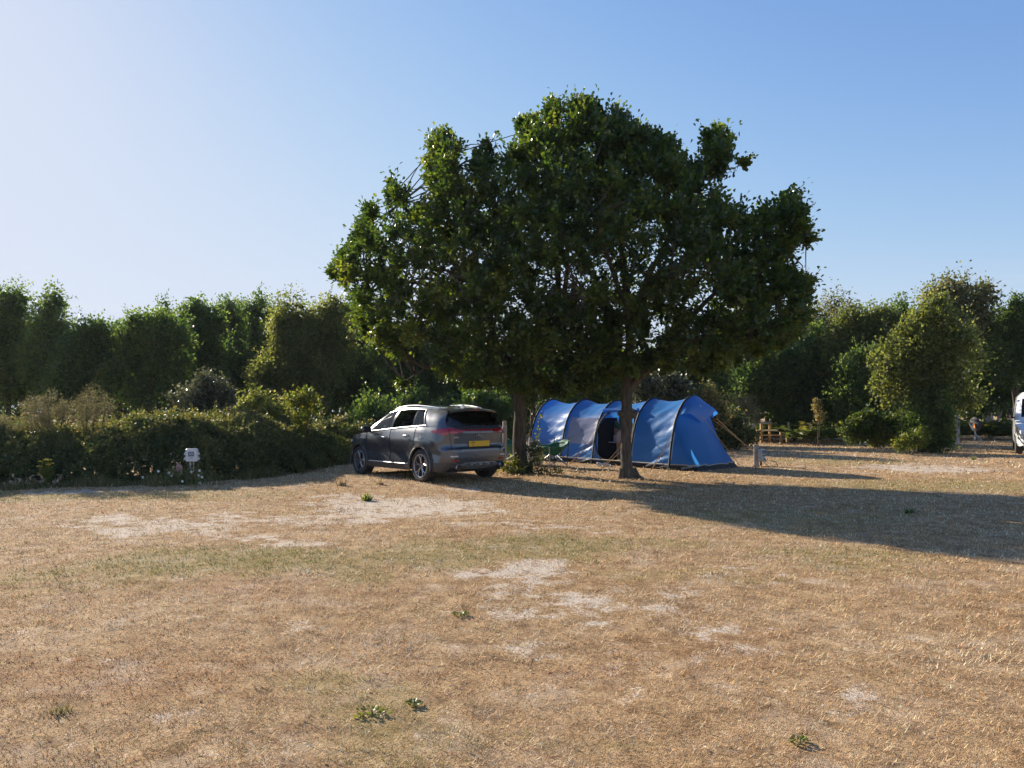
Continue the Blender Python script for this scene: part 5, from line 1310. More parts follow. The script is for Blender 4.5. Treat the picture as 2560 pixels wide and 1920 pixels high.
# local frame: +Y away from the camera, X right
J = {'hip': (0, 0, .86), 'sp1': (0, .07, .96), 'sp2': (.0, .20, 1.10), 'sp3': (.02, .36, 1.22), 'neck': (.02, .46, 1.25), 'head': (.0, .56, 1.27), 'crown': (-.01, .66, 1.24),
     'lh': (-.10, .0, .80), 'lk': (-.12, .03, .46), 'la': (-.13, -.02, .09), 'lt': (-.14, .13, .03), 'lheel': (-.13, -.06, .035),
     'rh': (.10, .0, .80), 'rk': (.12, .06, .46), 'ra': (.13, .02, .09), 'rt': (.14, .17, .03), 'rheel': (.13, -.03, .035),
     'ls': (-.17, .37, 1.18), 'le': (-.22, .46, .92), 'lw': (-.16, .62, .74), 'rs': (.21, .37, 1.18), 're': (.27, .46, .92), 'rw': (.20, .62, .74)}
RD = {'hip': .15, 'sp1': .145, 'sp2': .15, 'sp3': .15, 'neck': .062, 'head': .092, 'crown': .075, 'lh': .10, 'lk': .062, 'la': .042, 'lt': .03, 'lheel': .035, 'rh': .10, 'rk': .062, 'ra': .042, 'rt': .03, 'rheel': .035,
      'ls': .065, 'le': .045, 'lw': .030, 'rs': .065, 're': .045, 'rw': .030}
EDG = [('hip', 'sp1'), ('sp1', 'sp2'), ('sp2', 'sp3'), ('sp3', 'neck'), ('neck', 'head'), ('head', 'crown'), ('hip', 'lh'), ('lh', 'lk'), ('lk', 'la'), ('la', 'lt'), ('la', 'lheel'), ('hip', 'rh'), ('rh', 'rk'), ('rk', 'ra'), ('ra', 'rt'), ('ra', 'rheel'),
       ('sp3', 'ls'), ('ls', 'le'), ('le', 'lw'), ('sp3', 'rs'), ('rs', 're'), ('re', 'rw')]
for sd_, w in (('l', 'lw'), ('r', 'rw')):
    wv = Vector(J[w]); sg = -1 if sd_ == 'l' else 1
    J[sd_ + 'p'] = tuple(wv + Vector((0, .05, -.055))); RD[sd_ + 'p'] = .030; EDG.append((w, sd_ + 'p'))
    for k, (fx_, ln) in enumerate(((-.028, .062), (-.009, .075), (.010, .070), (.028, .055))):
        a = wv + Vector((fx_, .085, -.085)); b = a + Vector((0, ln*.35, -ln*.5)); c = b + Vector((0, -.008, -ln*.45))
        for q, pnt in zip('abc', (a, b, c)): J[f'{sd_}{k}{q}'] = tuple(pnt); RD[f'{sd_}{k}{q}'] = .009
        EDG += [(sd_ + 'p', f'{sd_}{k}a'), (f'{sd_}{k}a', f'{sd_}{k}b'), (f'{sd_}{k}b', f'{sd_}{k}c')]
    a = wv + Vector((-sg*.04, .05, -.045)); b = a + Vector((-sg*.012, .025, -.03))
    J[sd_ + 'ta'] = tuple(a); J[sd_ + 'tb'] = tuple(b); RD[sd_ + 'ta'] = .011; RD[sd_ + 'tb'] = .009
    EDG += [(sd_ + 'p', sd_ + 'ta'), (sd_ + 'ta', sd_ + 'tb')]
def skinned(name, names, edges, grow, mat, parent, rootname, sub=2):
    ix = {n_: i for i, n_ in enumerate(names)}
    me = bpy.data.meshes.new(name); me.from_pydata([J[n_] for n_ in names], [(ix[a], ix[b]) for a, b in edges if a in ix and b in ix], [])
    o = obj_from(name, me, parent, [mat]); md = o.modifiers.new('skin', 'SKIN'); md.use_smooth_shade = True
    for n_ in names:
        sv = me.skin_vertices[0].data[ix[n_]]; r = RD[n_] + grow; sv.radius = (r, r); sv.use_root = (n_ == rootname)
    s2_ = o.modifiers.new('subdivision', 'SUBSURF'); s2_.levels = sub; s2_.render_levels = sub
    dg = bpy.context.evaluated_depsgraph_get(); me2 = bpy.data.meshes.new_from_object(o.evaluated_get(dg)); o.modifiers.clear(); o.data = me2
    if not me2.materials: me2.materials.append(mat)
    return o
skinned('body', list(J), EDG, 0, M_SKIN, person, 'hip')
SH = ['sp1', 'sp2', 'sp3', 'lsx', 'rsx', 'lex', 'rex', 'hipx']
J['hipx'] = (0, .02, .90); RD['hipx'] = .155
for s_ in 'lr':
    J[s_ + 'sx'] = J[s_ + 's']; RD[s_ + 'sx'] = .075
    J[s_ + 'ex'] = tuple(Vector(J[s_ + 's']).lerp(Vector(J[s_ + 'e']), .62)); RD[s_ + 'ex'] = .062
skinned('shirt', SH, [('hipx', 'sp1'), ('sp1', 'sp2'), ('sp2', 'sp3'), ('sp3', 'lsx'), ('lsx', 'lex'), ('sp3', 'rsx'), ('rsx', 'rex')], .016, M_SHIRT, person, 'sp2')
J['lq'] = (-.115, .015, .58); J['rq'] = (.115, .03, .58); RD['lq'] = .095; RD['rq'] = .095
J['hipy'] = (0, .03, .91); RD['hipy'] = .15
skinned('shorts', ['hipy', 'hip', 'lh', 'rh', 'lq', 'rq'], [('hipy', 'hip'), ('hip', 'lh'), ('hip', 'rh'), ('lh', 'lq'), ('rh', 'rq')], .022, M_SHORTS, person, 'hip')
hb = MB(); hb.blob((-.005, .575, 1.30), (.112, .125, .095), 14, 10); hb.blob((-.005, .53, 1.27), (.10, .10, .08), 12, 8); hb.build('hair', M_HAIR, person, True)
fc = MB(); fc.blob((-.005, .63, 1.215), (.016, .02, .02), 8, 6); fc.build('nose', M_SKIN, person, True)
for sg in (-1, 1):
    fc = MB(); fc.blob((sg*.034, .655, 1.225), (.014, .010, .012), 8, 6); fc.build('eye', M_WHITEBOX, person, True)
    fc = MB(); fc.blob((sg*.10, .56, 1.255), (.014, .03, .036), 8, 6); fc.build('ear', M_SKIN, person, True)

# ------------------------------------------------------------------ camping chairs and table outside
M_CHAIRC = surf('green_padded_cloth', (.010, .11, .065), .7, c2=(.02, .15, .09), scale=9, bump=.6, bscale=14)
def moon_chair(label, px, py, rz, D=None, group='green moon chairs outside the tent'):
    b = gp(px, py); root = thing('camping_chair', label, 'chair', b, rz, group)
    m = MB(); rows = []
    for i in range(15):
        r = i/14.0
        row = []
        for k in range(33):
            a = 2*math.pi*k/32
            R_ = .43*r*(1 + .03*math.sin(6*a)*r)
            x = R_*math.cos(a); y = R_*math.sin(a)
            zz = .28 + .26*r**2.2 + .012*math.sin(9*a + 4*r)*r
            zz += .16*max(0, math.sin(a))**1.5*r**1.6; yy = y*(.92) + .10*max(0, math.sin(a))*r
            row.append((x, yy, zz))
        rows.append(row)
    m.grid(rows); o = m.build('seat_pad', M_CHAIRC, root, True)
    sd = o.modifiers.new('thickness', 'SOLIDIFY'); sd.thickness = .035
    rim = MB(); rim.tube([Vector(p) + Vector((0, 0, .01)) for p in rows[-1]], .016, 8); rim.build('rim', M_CHAIRC, root, True)
    for sx in (-1, 1):
        for sy, zt in ((-1, .56), (1, .78)):
            m = MB(); m.tube([(sx*.34, sy*.27, 0), (sx*.37, sy*.31, zt)], .012, 6); m.build('leg', M_METAL if sy < 0 else M_BLACKM, root, True)
    m = MB()
    for sy in (-1, 1):
        m.tube([(-.34, sy*.27, .05), (.35, sy*.28, .36)], .010, 6); m.tube([(.34, sy*.27, .05), (-.35, sy*.28, .36)], .010, 6)
    for sx in (-1, 1):
        m.tube([(sx*.34, -.27, .05), (sx*.35, .28, .36)], .010, 6); m.tube([(sx*.34, .27, .05), (sx*.35, -.28, .36)], .010, 6)
    m.build('cross_brace', M_METAL, root, True)
    return root
ch = moon_chair('green moon chair with a crumpled pad, between the thick oak and the guy lines', 1380, 1166, RAD(-62))
moon_chair('green moon chair mostly hidden behind the thick oak trunk', 1288, 1160, RAD(60))
cw = Vector(ch.location)
m = MB(); m.box((0, 0, .02), (.16, .12, .03), bevel=.01); m.box((.03, .02, .045), (.10, .09, .03), rz=.5, bevel=.01); o = m.build('folded_cloth', M_RED, None); o.location = cw + Vector((-.12, -.16, .46)); o.rotation_euler = (.2, .1, .4)
tag(o, 'red folded cloth lying on the front of the green camping chair', 'cloth')
b = gp(1322, 1163)
root = thing('folding_table', 'low grey topped folding table behind the weeds right of the thick oak', 'table', b, RAD(-20))
m = MB(); m.box((0, 0, .46), (.72, .48, .025), bevel=.006); m.build('table_top', M_GREYBOX, root)
for a in (-1, 1):
    for c in (-1, 1):
        m = MB(); m.tube([(a*.30, c*.2, 0), (a*.32, c*.2, .45)], .012, 6); m.build('leg', M_METAL, root, True)
m = MB(); m.box((.06, 0, .16), (.44, .34, .28), bevel=.03); m.box((.06, 0, .31), (.46, .36, .04), bevel=.015)
o = m.build('cool_box', surf('pale_cool_box', (.50, .54, .60), .5), None); o.location = Vector(b) + Vector((.1, .05, 0)); tag(o, 'pale lidded cool box under the folding table', 'cool box')
# ================================================================== the parked car
M_PAINT, nt, out = newmat('grey_metallic_paint')
P = N(nt, 'ShaderNodeBsdfPrincipled', Roughness=.30, Metallic=.6); P.inputs['Base Color'].default_value = (.085, .096, .115, 1)
P.inputs['Coat Weight'].default_value = 1.0; P.inputs['Coat Roughness'].default_value = .04
tc = N(nt, 'ShaderNodeTexCoord'); nz_ = N(nt, 'ShaderNodeTexNoise', Scale=5.0, Detail=5.0); nt.links.new(tc.outputs['Object'], nz_.inputs['Vector'])
r = ramp(nt, nz_.outputs['Fac'], [(.3, (.26, .26, .26)), (.7, (.36, .36, .36))]); nt.links.new(r.outputs['Color'], P.inputs['Roughness'])
nt.links.new(P.outputs[0], out.inputs['Surface'])
M_CLAD = surf('grey_cladding', (.055, .057, .06), .55, c2=(.07, .07, .07), scale=30)
M_CHROME = surf('satin_chrome', (.50, .51, .52), .28, 1.0)
M_SILVER = surf('silver_skid_plate', (.30, .31, .32), .4, .6)
M_TYRE = surf('tyre_rubber', (.022, .022, .023), .75, c2=(.035, .034, .032), scale=20)
M_RIMD = surf('dark_alloy', (.025, .026, .03), .35, .5)
M_RIML = surf('machined_alloy', (.52, .53, .55), .28, .9)
M_TRIMB = surf('gloss_black_trim', (.008, .008, .009), .12)
M_UNDER = surf('underbody_black', (.008, .008, .008), .9)
M_SEAT = surf('seat_cloth', (.012, .012, .014), .8)
M_TAIL = surf('red_tail_lamp', (.34, .008, .016), .10, coat=1.0)
M_LENS = surf('clear_lamp_lens', (.55, .55, .56), .10, coat=1.0)
M_REFL = surf('red_reflector', (.30, .012, .015), .2)
M_PLATE = surf('yellow_number_plate', (.72, .42, .012), .4)
def glass(name, tint, refl_rough=.02):
    m, nt, out = newmat(name)
    t = N(nt, 'ShaderNodeBsdfTransparent'); t.inputs['Color'].default_value = (*tint, 1)
    g = N(nt, 'ShaderNodeBsdfGlossy', Roughness=refl_rough)
    lw = N(nt, 'ShaderNodeLayerWeight', Blend=.35)
    f = math_(nt, 'MULTIPLY_ADD', math_(nt, 'POWER', lw.outputs['Facing'], 3.0), .5, True)
    nt.nodes[-1].inputs[2].default_value = .045
    mx = N(nt, 'ShaderNodeMixShader'); nt.links.new(f, mx.inputs[0]); nt.links.new(t.outputs[0], mx.inputs[1]); nt.links.new(g.outputs[0], mx.inputs[2])
    nt.links.new(mx.outputs[0], out.inputs['Surface']); return m
M_GLASS = glass('tinted_glass', (.38, .42, .42)); M_GLASSD = glass('privacy_glass', (.035, .04, .045))

hub_r, hub_f = Vector((-1.92, 16.7)), Vector((-3.77, 18.75))
hd_ = (hub_f - hub_r).normalized(); hd_ = Matrix.Rotation(RAD(-2.8), 2) @ hd_; lf = Vector((-hd_.y, hd_.x))
cc = (hub_r + hub_f)/2 - lf*.93
gz_r = float(hz(*hub_r)); gz_f = float(hz(*hub_f)) - .03
car = thing('parked_car', 'dark grey family car parked nose to the hedge, seen from behind on its left side', 'car', (cc.x, cc.y, (gz_r + gz_f)/2), math.atan2(hd_.y, hd_.x))
car.scale = (1.03, 1.03, 1.02); car.rotation_euler = (0, math.atan2(gz_r - gz_f, 2.67), math.atan2(hd_.y, hd_.x))
AXF, AXR, ZC, RA = 1.335, -1.335, .352, .405
OUT = [(-2.235, 0), (-2.228, .30), (-2.20, .55), (-2.14, .71), (-2.02, .82), (-1.85, .88), (-1.6, .912), (-1.335, .928), (-1, .925), (-.5, .922), (0, .922), (.5, .922), (.9, .925), (1.335, .925), (1.6, .905), (1.8, .865), (1.98, .775), (2.1, .63), (2.185, .42), (2.235, .2), (2.245, 0)]
OUT = np.array(OUT)
def resample(pts, n):
    P_ = [Vector((*p, 0)) for p in pts]; out_ = []
    for i in range(len(P_) - 1):
        a = P_[max(i - 1, 0)]; b = P_[i]; c = P_[i + 1]; d = P_[min(i + 2, len(P_) - 1)]
        for t in np.linspace(0, 1, n, endpoint=False):
            out_.append(.5*((2*b) + (c - a)*t + (2*a - 5*b + 4*c - d)*t*t + (3*b - a - 3*c + d)*t**3))
    out_.append(P_[-1]); return np.array([(p.x, p.y) for p in out_])
o_ = resample(OUT, 40); cl_ = np.r_[0, np.cumsum(np.hypot(*np.diff(o_, axis=0).T))]
xs_c = []
stat = list(np.linspace(0, cl_[-1], 190))
side = (o_[:, 1] > .80)
for xv in (AXF + RA, AXF - RA, AXR + RA, AXR - RA, .98, -.06, -.07, -1.08):     # stations exactly on arch ends and door seams
    i = np.argmin(np.where(side, abs(o_[:, 0] - xv), 9)); stat.append(cl_[i])
for a in np.linspace(.06, .94, 16):
    for ax_ in (AXF, AXR):
        xv = ax_ + RA*math.cos(a*math.pi); i = np.argmin(np.where(side, abs(o_[:, 0] - xv), 9)); stat.append(cl_[i])
stat = np.array(sorted(set(np.round(stat, 4)))); keep = [0]
for i in range(1, len(stat)):
    if stat[i] - stat[keep[-1]] > .006: keep.append(i)
stat = stat[keep]
SX = np.interp(stat, cl_, o_[:, 0]); SY = np.interp(stat, cl_, o_[:, 1]); SY[0] = SY[-1] = 0
tg = np.stack([np.gradient(SX), np.gradient(SY)], -1); tg /= np.linalg.norm(tg, axis=1, keepdims=True)
NXo, NYo = tg[:, 1]*-1, tg[:, 0]
flip = (NXo*SX + NYo*SY) < 0; NXo[flip] *= -1; NYo[flip] *= -1
def zbot(x, y):
    zb = .235 if abs(x) < 2.0 else .235 + .09*min(1, (abs(x) - 2.0)/.2)
    if y > .62:
        for ax_ in (AXF, AXR):
            if abs(x - ax_) < RA: zb = max(zb, ZC + math.sqrt(RA*RA - (x - ax_)**2))
    return zb
ztop_side = lambda x: np.interp(x, [-2.24, -2.0, -1.5, -.5, .5, .95, 1.3, 1.8, 2.1, 2.25], [1.17, 1.21, 1.20, 1.14, 1.07, 1.04, 1.0, .935, .85, .77])
ZL = [.2, .25, .33, .42, .52, .60, .70, .74, .80, .88, .98, 1.06, 1.11, 1.17, 1.22]
INS = dict(side=[.07, .05, .012, .012, .026, .034, .022, .012, .004, .004, .022, .040, .058, .085, .10],
           rear=[.24, .20, .08, .02, .0, .0, .0, .045, .06, .055, .05, .045, .06, .10, .13],
           front=[.14, .10, .03, .01, 0, 0, .02, .04, .09, .16, .24, .3, .34, .4, .4])
wr_ = np.clip((-SX - 1.85)/.25, 0, 1)*1.0; wf_ = np.clip((SX - 1.75)/.3, 0, 1)
NR = 30
tubL = np.zeros((len(stat), NR, 3))
for i in range(len(stat)):
    zb = zbot(SX[i], SY[i]); zt = ztop_side(SX[i])
    for j in range(NR):
        z = zb + (zt - zb)*j/(NR - 1)
        ins = (1 - wr_[i] - wf_[i])*np.interp(z, ZL, INS['side']) + wr_[i]*np.interp(z, ZL, INS['rear']) + wf_[i]*np.interp(z, ZL, INS['front'])
        da = min(abs(SX[i] - AXF), abs(SX[i] - AXR))                    # flared arches
        if SY[i] > .8: ins -= .022*max(0, 1 - (math.hypot(da, z - ZC) - RA)/.22)*(math.hypot(da, z - ZC) < RA + .22)
        tubL[i, j] = (SX[i] - NXo[i]*ins, max(0, SY[i] - NYo[i]*ins), z)
def mir(p): return (p[0], -p[1], p[2])
body = MB(); tl_ = MB(); blk = MB(); clad = MB(); bump = MB(); doorsL = {('f', 1): MB(), ('f', -1): MB(), ('r', 1): MB(), ('r', -1): MB()}
tailp = {1: MB(), -1: MB()}; barp = MB()
for i in range(len(stat) - 1):
    for j in range(NR - 1):
        q = [tubL[i, j], tubL[i + 1, j], tubL[i + 1, j + 1], tubL[i, j + 1]]
        c = sum(q)/4; x, y, z = c
        for sg in (1, -1):
            vs = [tuple(p) if sg == 1 else mir(p) for p in q]; f = [(0, 1, 2, 3)] if sg == 1 else [(3, 2, 1, 0)]
            d_arch = min(math.hypot(x - AXF, z - ZC), math.hypot(x - AXR, z - ZC))
            lamp_h = (.030 + .035*np.clip((y - .40)/.3, 0, 1))*np.clip((x + 1.60)/-.35, .1, 1)
            if x < -1.66 and y > .40 and abs(z - 1.085) < lamp_h: (tailp[sg]).add(vs, f)
            elif x < -2.05 and y <= .40 and 1.09 < z < 1.12: barp.add(vs, f)
            elif y > .78 and (d_arch < RA + .055) and abs(x) < 1.95: clad.add(vs, f)
            elif y > .78 and z < .37 and abs(x) < 1.7: clad.add(vs, f)
            elif x < -1.75 and z < .44: bump.add(vs, f)
            elif x > 1.75 and z < .44: bump.add(vs, f)
            elif y > .8 and z > .37 and -.06 < x < .98: doorsL[('f', sg)].add(vs, f)
            elif y > .8 and z > .37 and -1.08 < x < -.07: doorsL[('r', sg)].add(vs, f)
            elif y > .8 and z > .37 and -.0701 < x < -.0599: blk.add(vs, f)
            else: body.add(vs, f)
top = tubL[:, -1]
# hood: ruled from the tub rim to the centre line
fi = [i for i in range(len(stat)) if top[i, 0] > 1.04]
def hood_c(x): return np.interp(x, [1.04, 1.25, 1.6, 1.95, 2.1, 2.2], [1.08, 1.085, 1.055, .985, .92, .81])
H_ = []
for i in fi:
    a = Vector(top[i]); q = (top[i, 0] - 1.04)/(top[fi[-1], 0] - 1.04)
    xc = 1.24 + (top[fi[-1], 0] - 1.24)*q; c = Vector((xc, 0, hood_c(xc)*(1 - q**6) + top[fi[-1], 2]*q**6))
    row = []
    for t in np.linspace(0, 1, 13):
        p = a.lerp(c, t); p.z += .028*math.sin(t*math.pi)*(1 - q*.6); row.append(p)
    H_.append(row)
body.grid(H_); body.grid([[Vector((p.x, -p.y, p.z)) for p in r] for r in H_][::-1])
# greenhouse
RO = np.array([(.46, .585, 1.485), (.30, .605, 1.525), (0, .625, 1.575), (-.4, .63, 1.598), (-.8, .625, 1.598), (-1.2, .605, 1.575), (-1.55, .58, 1.55), (-1.80, .555, 1.52), (-1.95, .54, 1.50)])[::-1]
def roofp(x): return Vector((x, np.interp(x, RO[:, 0], RO[:, 1]), np.interp(x, RO[:, 0], RO[:, 2])))
sidx = [i for i in range(len(stat)) if SY[i] > .60 and -2.15 < top[i, 0] < 1.2]
bx_, by_, bz_ = top[sidx, 0], top[sidx, 1], top[sidx, 2]
oo = np.argsort(bx_); bx_, by_, bz_ = bx_[oo], by_[oo], bz_[oo]
def beltp(x): return Vector((x, np.interp(x, bx_, by_), np.interp(x, bx_, bz_)))
def gh(xb, xr, v):
    a, b = beltp(xb), roofp(xr); p = a.lerp(b, v); p.y += .035*math.sin(v*math.pi); return p
LN = [(1.05, .46), (.86, .27), (.0, -.08), (-.10, -.17), (-.92, -.86), (-.975, -.91), (-1.40, -1.16), (-2.0, -1.86)]
WIN = {1: 'open', 3: 'open', 5: 'fixed'}
wins = []
for sg in (1, -1):
    mm = (lambda p: p) if sg == 1 else (lambda p: Vector((p.x, -p.y, p.z)))
    for k in range(7):
        for lo, hi, typ in ((0, .07, 'trim'), (.07, .885, 'pane'), (.885, 1, 'frame')):
            nn_ = 14 if k == 6 else 9
            G_ = []
            for t in np.linspace(0, 1, nn_):
                xb = LN[k][0] + (LN[k + 1][0] - LN[k][0])*t; xr = LN[k][1] + (LN[k + 1][1] - LN[k][1])*t
                row = []
                for v in np.linspace(lo, hi, 8 if typ == 'pane' else 3):
                    lo2 = v
                    if k == 5 and typ == 'pane': lo2 = lo + (v - lo)*(1 - .22*t) + .22*t*(hi - lo)*.5*0
                    row.append(mm(gh(xb, xr, lo2)))
                G_.append(row)
            if sg == -1: G_ = G_[::-1]
            if typ == 'pane' and k in WIN: wins.append((k, sg, G_))
            elif k in (2, 4) and typ == 'pane': blk.grid(G_)
            else: body.grid(G_)
# roof with a crown
Rf = []
for x in np.linspace(.46, -1.95, 34):
    e_ = roofp(x); row = []
    for t in np.linspace(-1, 1, 17):
        p = Vector((x + .055*(1 - t*t)*(1 if x > -1 else 0)*max(0, (x + .2)/.66), e_.y*t, e_.z + .042*(1 - t*t))); row.append(p)
    Rf.append(row)
body.grid(Rf)
# windscreen, hatch window
def screen(bx1, rx1, bow_b, bow_r, zb1, zr_add, n=15, m_=9):
    a, b = beltp(bx1), roofp(rx1); G_ = []
    for t in np.linspace(-1, 1, n):
        lo = Vector((a.x + bow_b*(1 - t*t), a.y*t, a.z + zb1*(1 - t*t))); hi = Vector((b.x + bow_r*(1 - t*t), b.y*t, b.z + zr_add*(1 - t*t)))
        G_.append([lo.lerp(hi, v) + Vector((math.copysign(.02, bow_b)*math.sin(v*math.pi), 0, .01*math.sin(v*math.pi))) for v in np.linspace(0, 1, m_)])
    return G_
ws = screen(1.05, .46, .19, .055, .04, .042)
m = MB(); m.grid(ws); m.build('windscreen', M_GLASS, car, True)
hw = screen(-2.0, -1.90, -.10, -.01, .0, .03)
m = MB(); m.grid([r[1:8] for r in hw][1:-1]); m.build('rear_window', M_GLASSD, car, True)
fr = MB(); fr.grid([[p + Vector((.012, 0, 0)) for p in r] for r in hw]); fr.build('hatch_frame', M_TRIMB, car, True)
# shelf between tub rim and the foot of the hatch window
ri = [i for i in range(len(stat)) if top[i, 0] <= -1.995]
for sg in (1, -1):
    G_ = []
    for i in ri:
        a = Vector(top[i]); t = min(1, a.y/max(1e-6, beltp(-2.0).y)); b = Vector((beltp(-2.0).x - .10*(1 - t*t), beltp(-2.0).y*t, beltp(-2.0).z))
        G_.append([Vector((p.x, p.y*sg, p.z)) for p in (a, a.lerp(b, .5), b)])
    body.grid(G_ if sg == 1 else G_[::-1])
bo = weld(body.build('body', M_PAINT, car, 35)); bo.data.set_sharp_from_angle(angle=RAD(35))
separate(weld(blk.build('pillar_trim', M_TRIMB, car)))
for (k, sg), mb_ in doorsL.items():
    d = weld(mb_.build('door', M_PAINT, car, 35)); d.data.set_sharp_from_angle(angle=RAD(35))
    x0, x1 = (-.055, .975) if k == 'f' else (-1.075, -.075)
    co_ = d.data.vertices                                                # leave a dark seam round every door
    cx_ = (x0 + x1)/2
    for v in co_:
        v.co.x = cx_ + (v.co.x - cx_)*(1 - .012/(x1 - x0))
    hx0 = .06 if k == 'f' else -.86
    bp_ = lambda x, z: .925 - np.interp(z, ZL, INS['side'])
    h_ = MB(); zz = .935 if k == 'f' else .985
    h_.tube([(hx0, sg*(bp_(0, zz) + .004), zz), (hx0 + .03, sg*(bp_(0, zz) + .035), zz), (hx0 + .16, sg*(bp_(0, zz) + .035), zz), (hx0 + .2, sg*(bp_(0, zz) + .004), zz)], [.014, .017, .017, .014], 8)
    h_.build('handle', M_CHROME, d, True)
    h_ = MB(); h_.blob((hx0 + .1, sg*(bp_(0, zz) + .001), zz - .01), (.07, .004, .028), 12, 6); h_.build('handle_recess', M_TRIMB, d, True)
seam = MB()
for sg in (1, -1):
    for xv in (.985, -.065, -1.085):
        pts = []
        for i in range(len(stat)):
            pass
        i = int(np.argmin(np.where(SY > .8, abs(SX - xv), 9)))
        pts = [Vector(tubL[i, j]) for j in range(NR) if tubL[i, j, 2] > .38 and math.hypot(tubL[i, j, 0] - AXR, tubL[i, j, 2] - ZC) > RA + .05]
        pts = [Vector((p.x, sg*(p.y + .0005), p.z)) for p in pts]
        seam.tube(pts, .0045, 5)
separate(seam.build('door_seal', M_UNDER, car))
for k, sg, G_ in wins:
    m = MB(); m.grid(G_)
    if not (k == 3 and sg == 1): m.build('side_window', M_GLASS if k == 1 else M_GLASSD, car, True)
# bright strip round the side windows
for sg in (1, -1):
    mm = lambda p: Vector((p.x, sg*(p.y + .008), p.z))
    m = MB(); m.tube([mm(gh(x, x - .2, .045)) for x in np.linspace(.95, -1.44, 30)], .007, 6)
    up_ = []
    for t in np.linspace(0, 1, 26):
        xb = .86 - 2.26*t; xr = .27 - 1.43*t; up_.append(mm(gh(xb, xr, .905)))
    m.tube(up_, .006, 6)
    m.tube([mm(gh(-1.40 - .02*math.sin(v*3), -1.16, v)) for v in np.linspace(.045, .905, 10)], .007, 6)
    m.build('window_trim', M_CHROME, car, True)
    m = MB(); m.tube([Vector((x, sg*(roofp(x).y - .03), roofp(x).z + .012 + .028*math.sin(math.pi*np.clip((x + 1.55)/1.75, 0, 1))**.4)) for x in np.linspace(.2, -1.55, 22)], .017, 8); m.build('roof_rail', M_CHROME, car, True)
    t_ = weld(tailp[sg].build('tail_light', M_TAIL, car, True))
    for v in t_.data.vertices: v.co.x -= .010; v.co.y += sg*.006
    m = MB()
    for q, zz in enumerate((1.07, 1.10)): m.tube([(-2.185 + .03*k_ , sg*(.47 + .085*k_), zz) for k_ in range(4)], .006, 5)
    m.build('lamp_strip', M_REFL, t_, True)
    m = MB(); m.box((-2.165, sg*.62, .565), (.04, .17, .04), rz=sg*-.33, bevel=.01); m.build('fog_lamp', M_LENS, car)
    m = MB(); m.box((-2.17, sg*.60, .475), (.04, .19, .03), rz=sg*-.33, bevel=.006); m.build('reflector', M_REFL, car)
    ex = MB(); ex.lathe([(.05, 0), (.062, 0), (.066, -.05), (.058, -.06), (.046, -.02), (.046, .05)], 16, 'X', (-2.19, sg*.56, .345)); ex.build('exhaust_tip', M_CHROME, car, True)
    mi = MB()                                                             # mirrors
    mi.blob((.80, sg*1.03, 1.11), (.075, .125, .085), 14, 10); mo = mi.build('mirror', M_PAINT, car, True)
    a_ = MB(); a_.tube([(.84, sg*.86, 1.05), (.82, sg*.95, 1.07)], .03, 8); a_.box((.722, sg*1.03, 1.11), (.012, .20, .13), bevel=.004); a_.build('mirror_glass', M_TRIMB, mo)
    hl = MB(); hl.blob((2.02, sg*.66, .80), (.12, .11, .055), 12, 8); hl.build('headlight', M_LENS, car, True)
    sl_ = MB(); sl_.tube([(.93, sg*.925, .375), (-.93, sg*.925, .375)], .011, 6); sl_.build('sill_strip', M_CHROME, car, True)
m = weld(barp.build('light_bar', M_TAIL, car, True))
for v in m.data.vertices: v.co.x -= .008
cl2 = weld(clad.build('arch_cladding', M_CLAD, car, 40))
for v in cl2.data.vertices: v.co.y += math.copysign(.012, v.co.y)
separate(cl2); separate(weld(bump.build('bumper', M_CLAD, car, 40)))
m = MB()                                                                  # arch lips that close the edge of the cladding
for sg in (1, -1):
    for ax_ in (AXF, AXR): m.tube([(ax_ + (RA + .004)*math.cos(a), sg*(.93), ZC + (RA + .004)*math.sin(a)) for a in np.linspace(-.25, math.pi + .25, 26)], .018, 7)
separate(m.build('arch_lip', M_CLAD, car, True))
sp_ = MB(); rows = []
for t in np.linspace(-1, 1, 15):
    y = .60*t; e_ = roofp(-1.84); zt = e_.z + .05*(1 - t*t) + .006
    rows.append([(-1.78, y, zt + .002), (-1.95, y, zt - .012), (-2.05 + .05*t*t, y, zt - .035), (-2.03 + .05*t*t, y, zt - .062), (-1.88, y, zt - .05)])
sp_.grid(rows); sp_.build('spoiler', M_PAINT, car, 50)
bl = MB(); bl.box((-2.052, 0, roofp(-1.84).z + .005), (.012, .22, .014)); bl.build('brake_light', M_TAIL, car)
an = MB(); an.prism([(0, 0), (.15, 0), (.04, .065), (0, .07)], -.018, .018, Matrix.Translation((-1.66, 0, roofp(-1.6).z + .036)) @ Matrix.Rotation(RAD(90), 4, 'X')); an.build('antenna_fin', M_CHROME, car)
sk = MB(); rows = []
for t in np.linspace(-1, 1, 13): rows.append([(-2.245 + .10*t*t, .60*t, .435 - .02*t*t), (-2.235 + .10*t*t, .58*t, .36), (-2.13 + .1*t*t, .55*t, .285)])
sk.grid(rows); sk.build('skid_plate', M_SILVER, car, True)
dk = MB()
for k in range(4): dk.box((-2.243, -.33 + k*.22, .375), (.02, .12, .055), rx=.25 if k < 2 else -.25)
separate(dk.build('diffuser_slot', M_CLAD, car))
np_ = MB(); np_.box((-2.195, 0, .815), (.014, .53, .118), rz=0, bevel=.003); plate = np_.build('number_plate', M_PLATE, car)
M_INK = surf('black_print', (.01, .01, .01), .6)
Mp = frame_from(Vector((-2.2045, .17, .835)), (0, -1, 0), (0, 0, 1)); text_mesh('YP5', .062, Mp, M_INK, plate, 'characters')
Mp = frame_from(Vector((-2.2045, .17, .785)), (0, -1, 0), (0, 0, 1)); text_mesh('1 6', .04, Mp, M_INK, plate, 'characters')
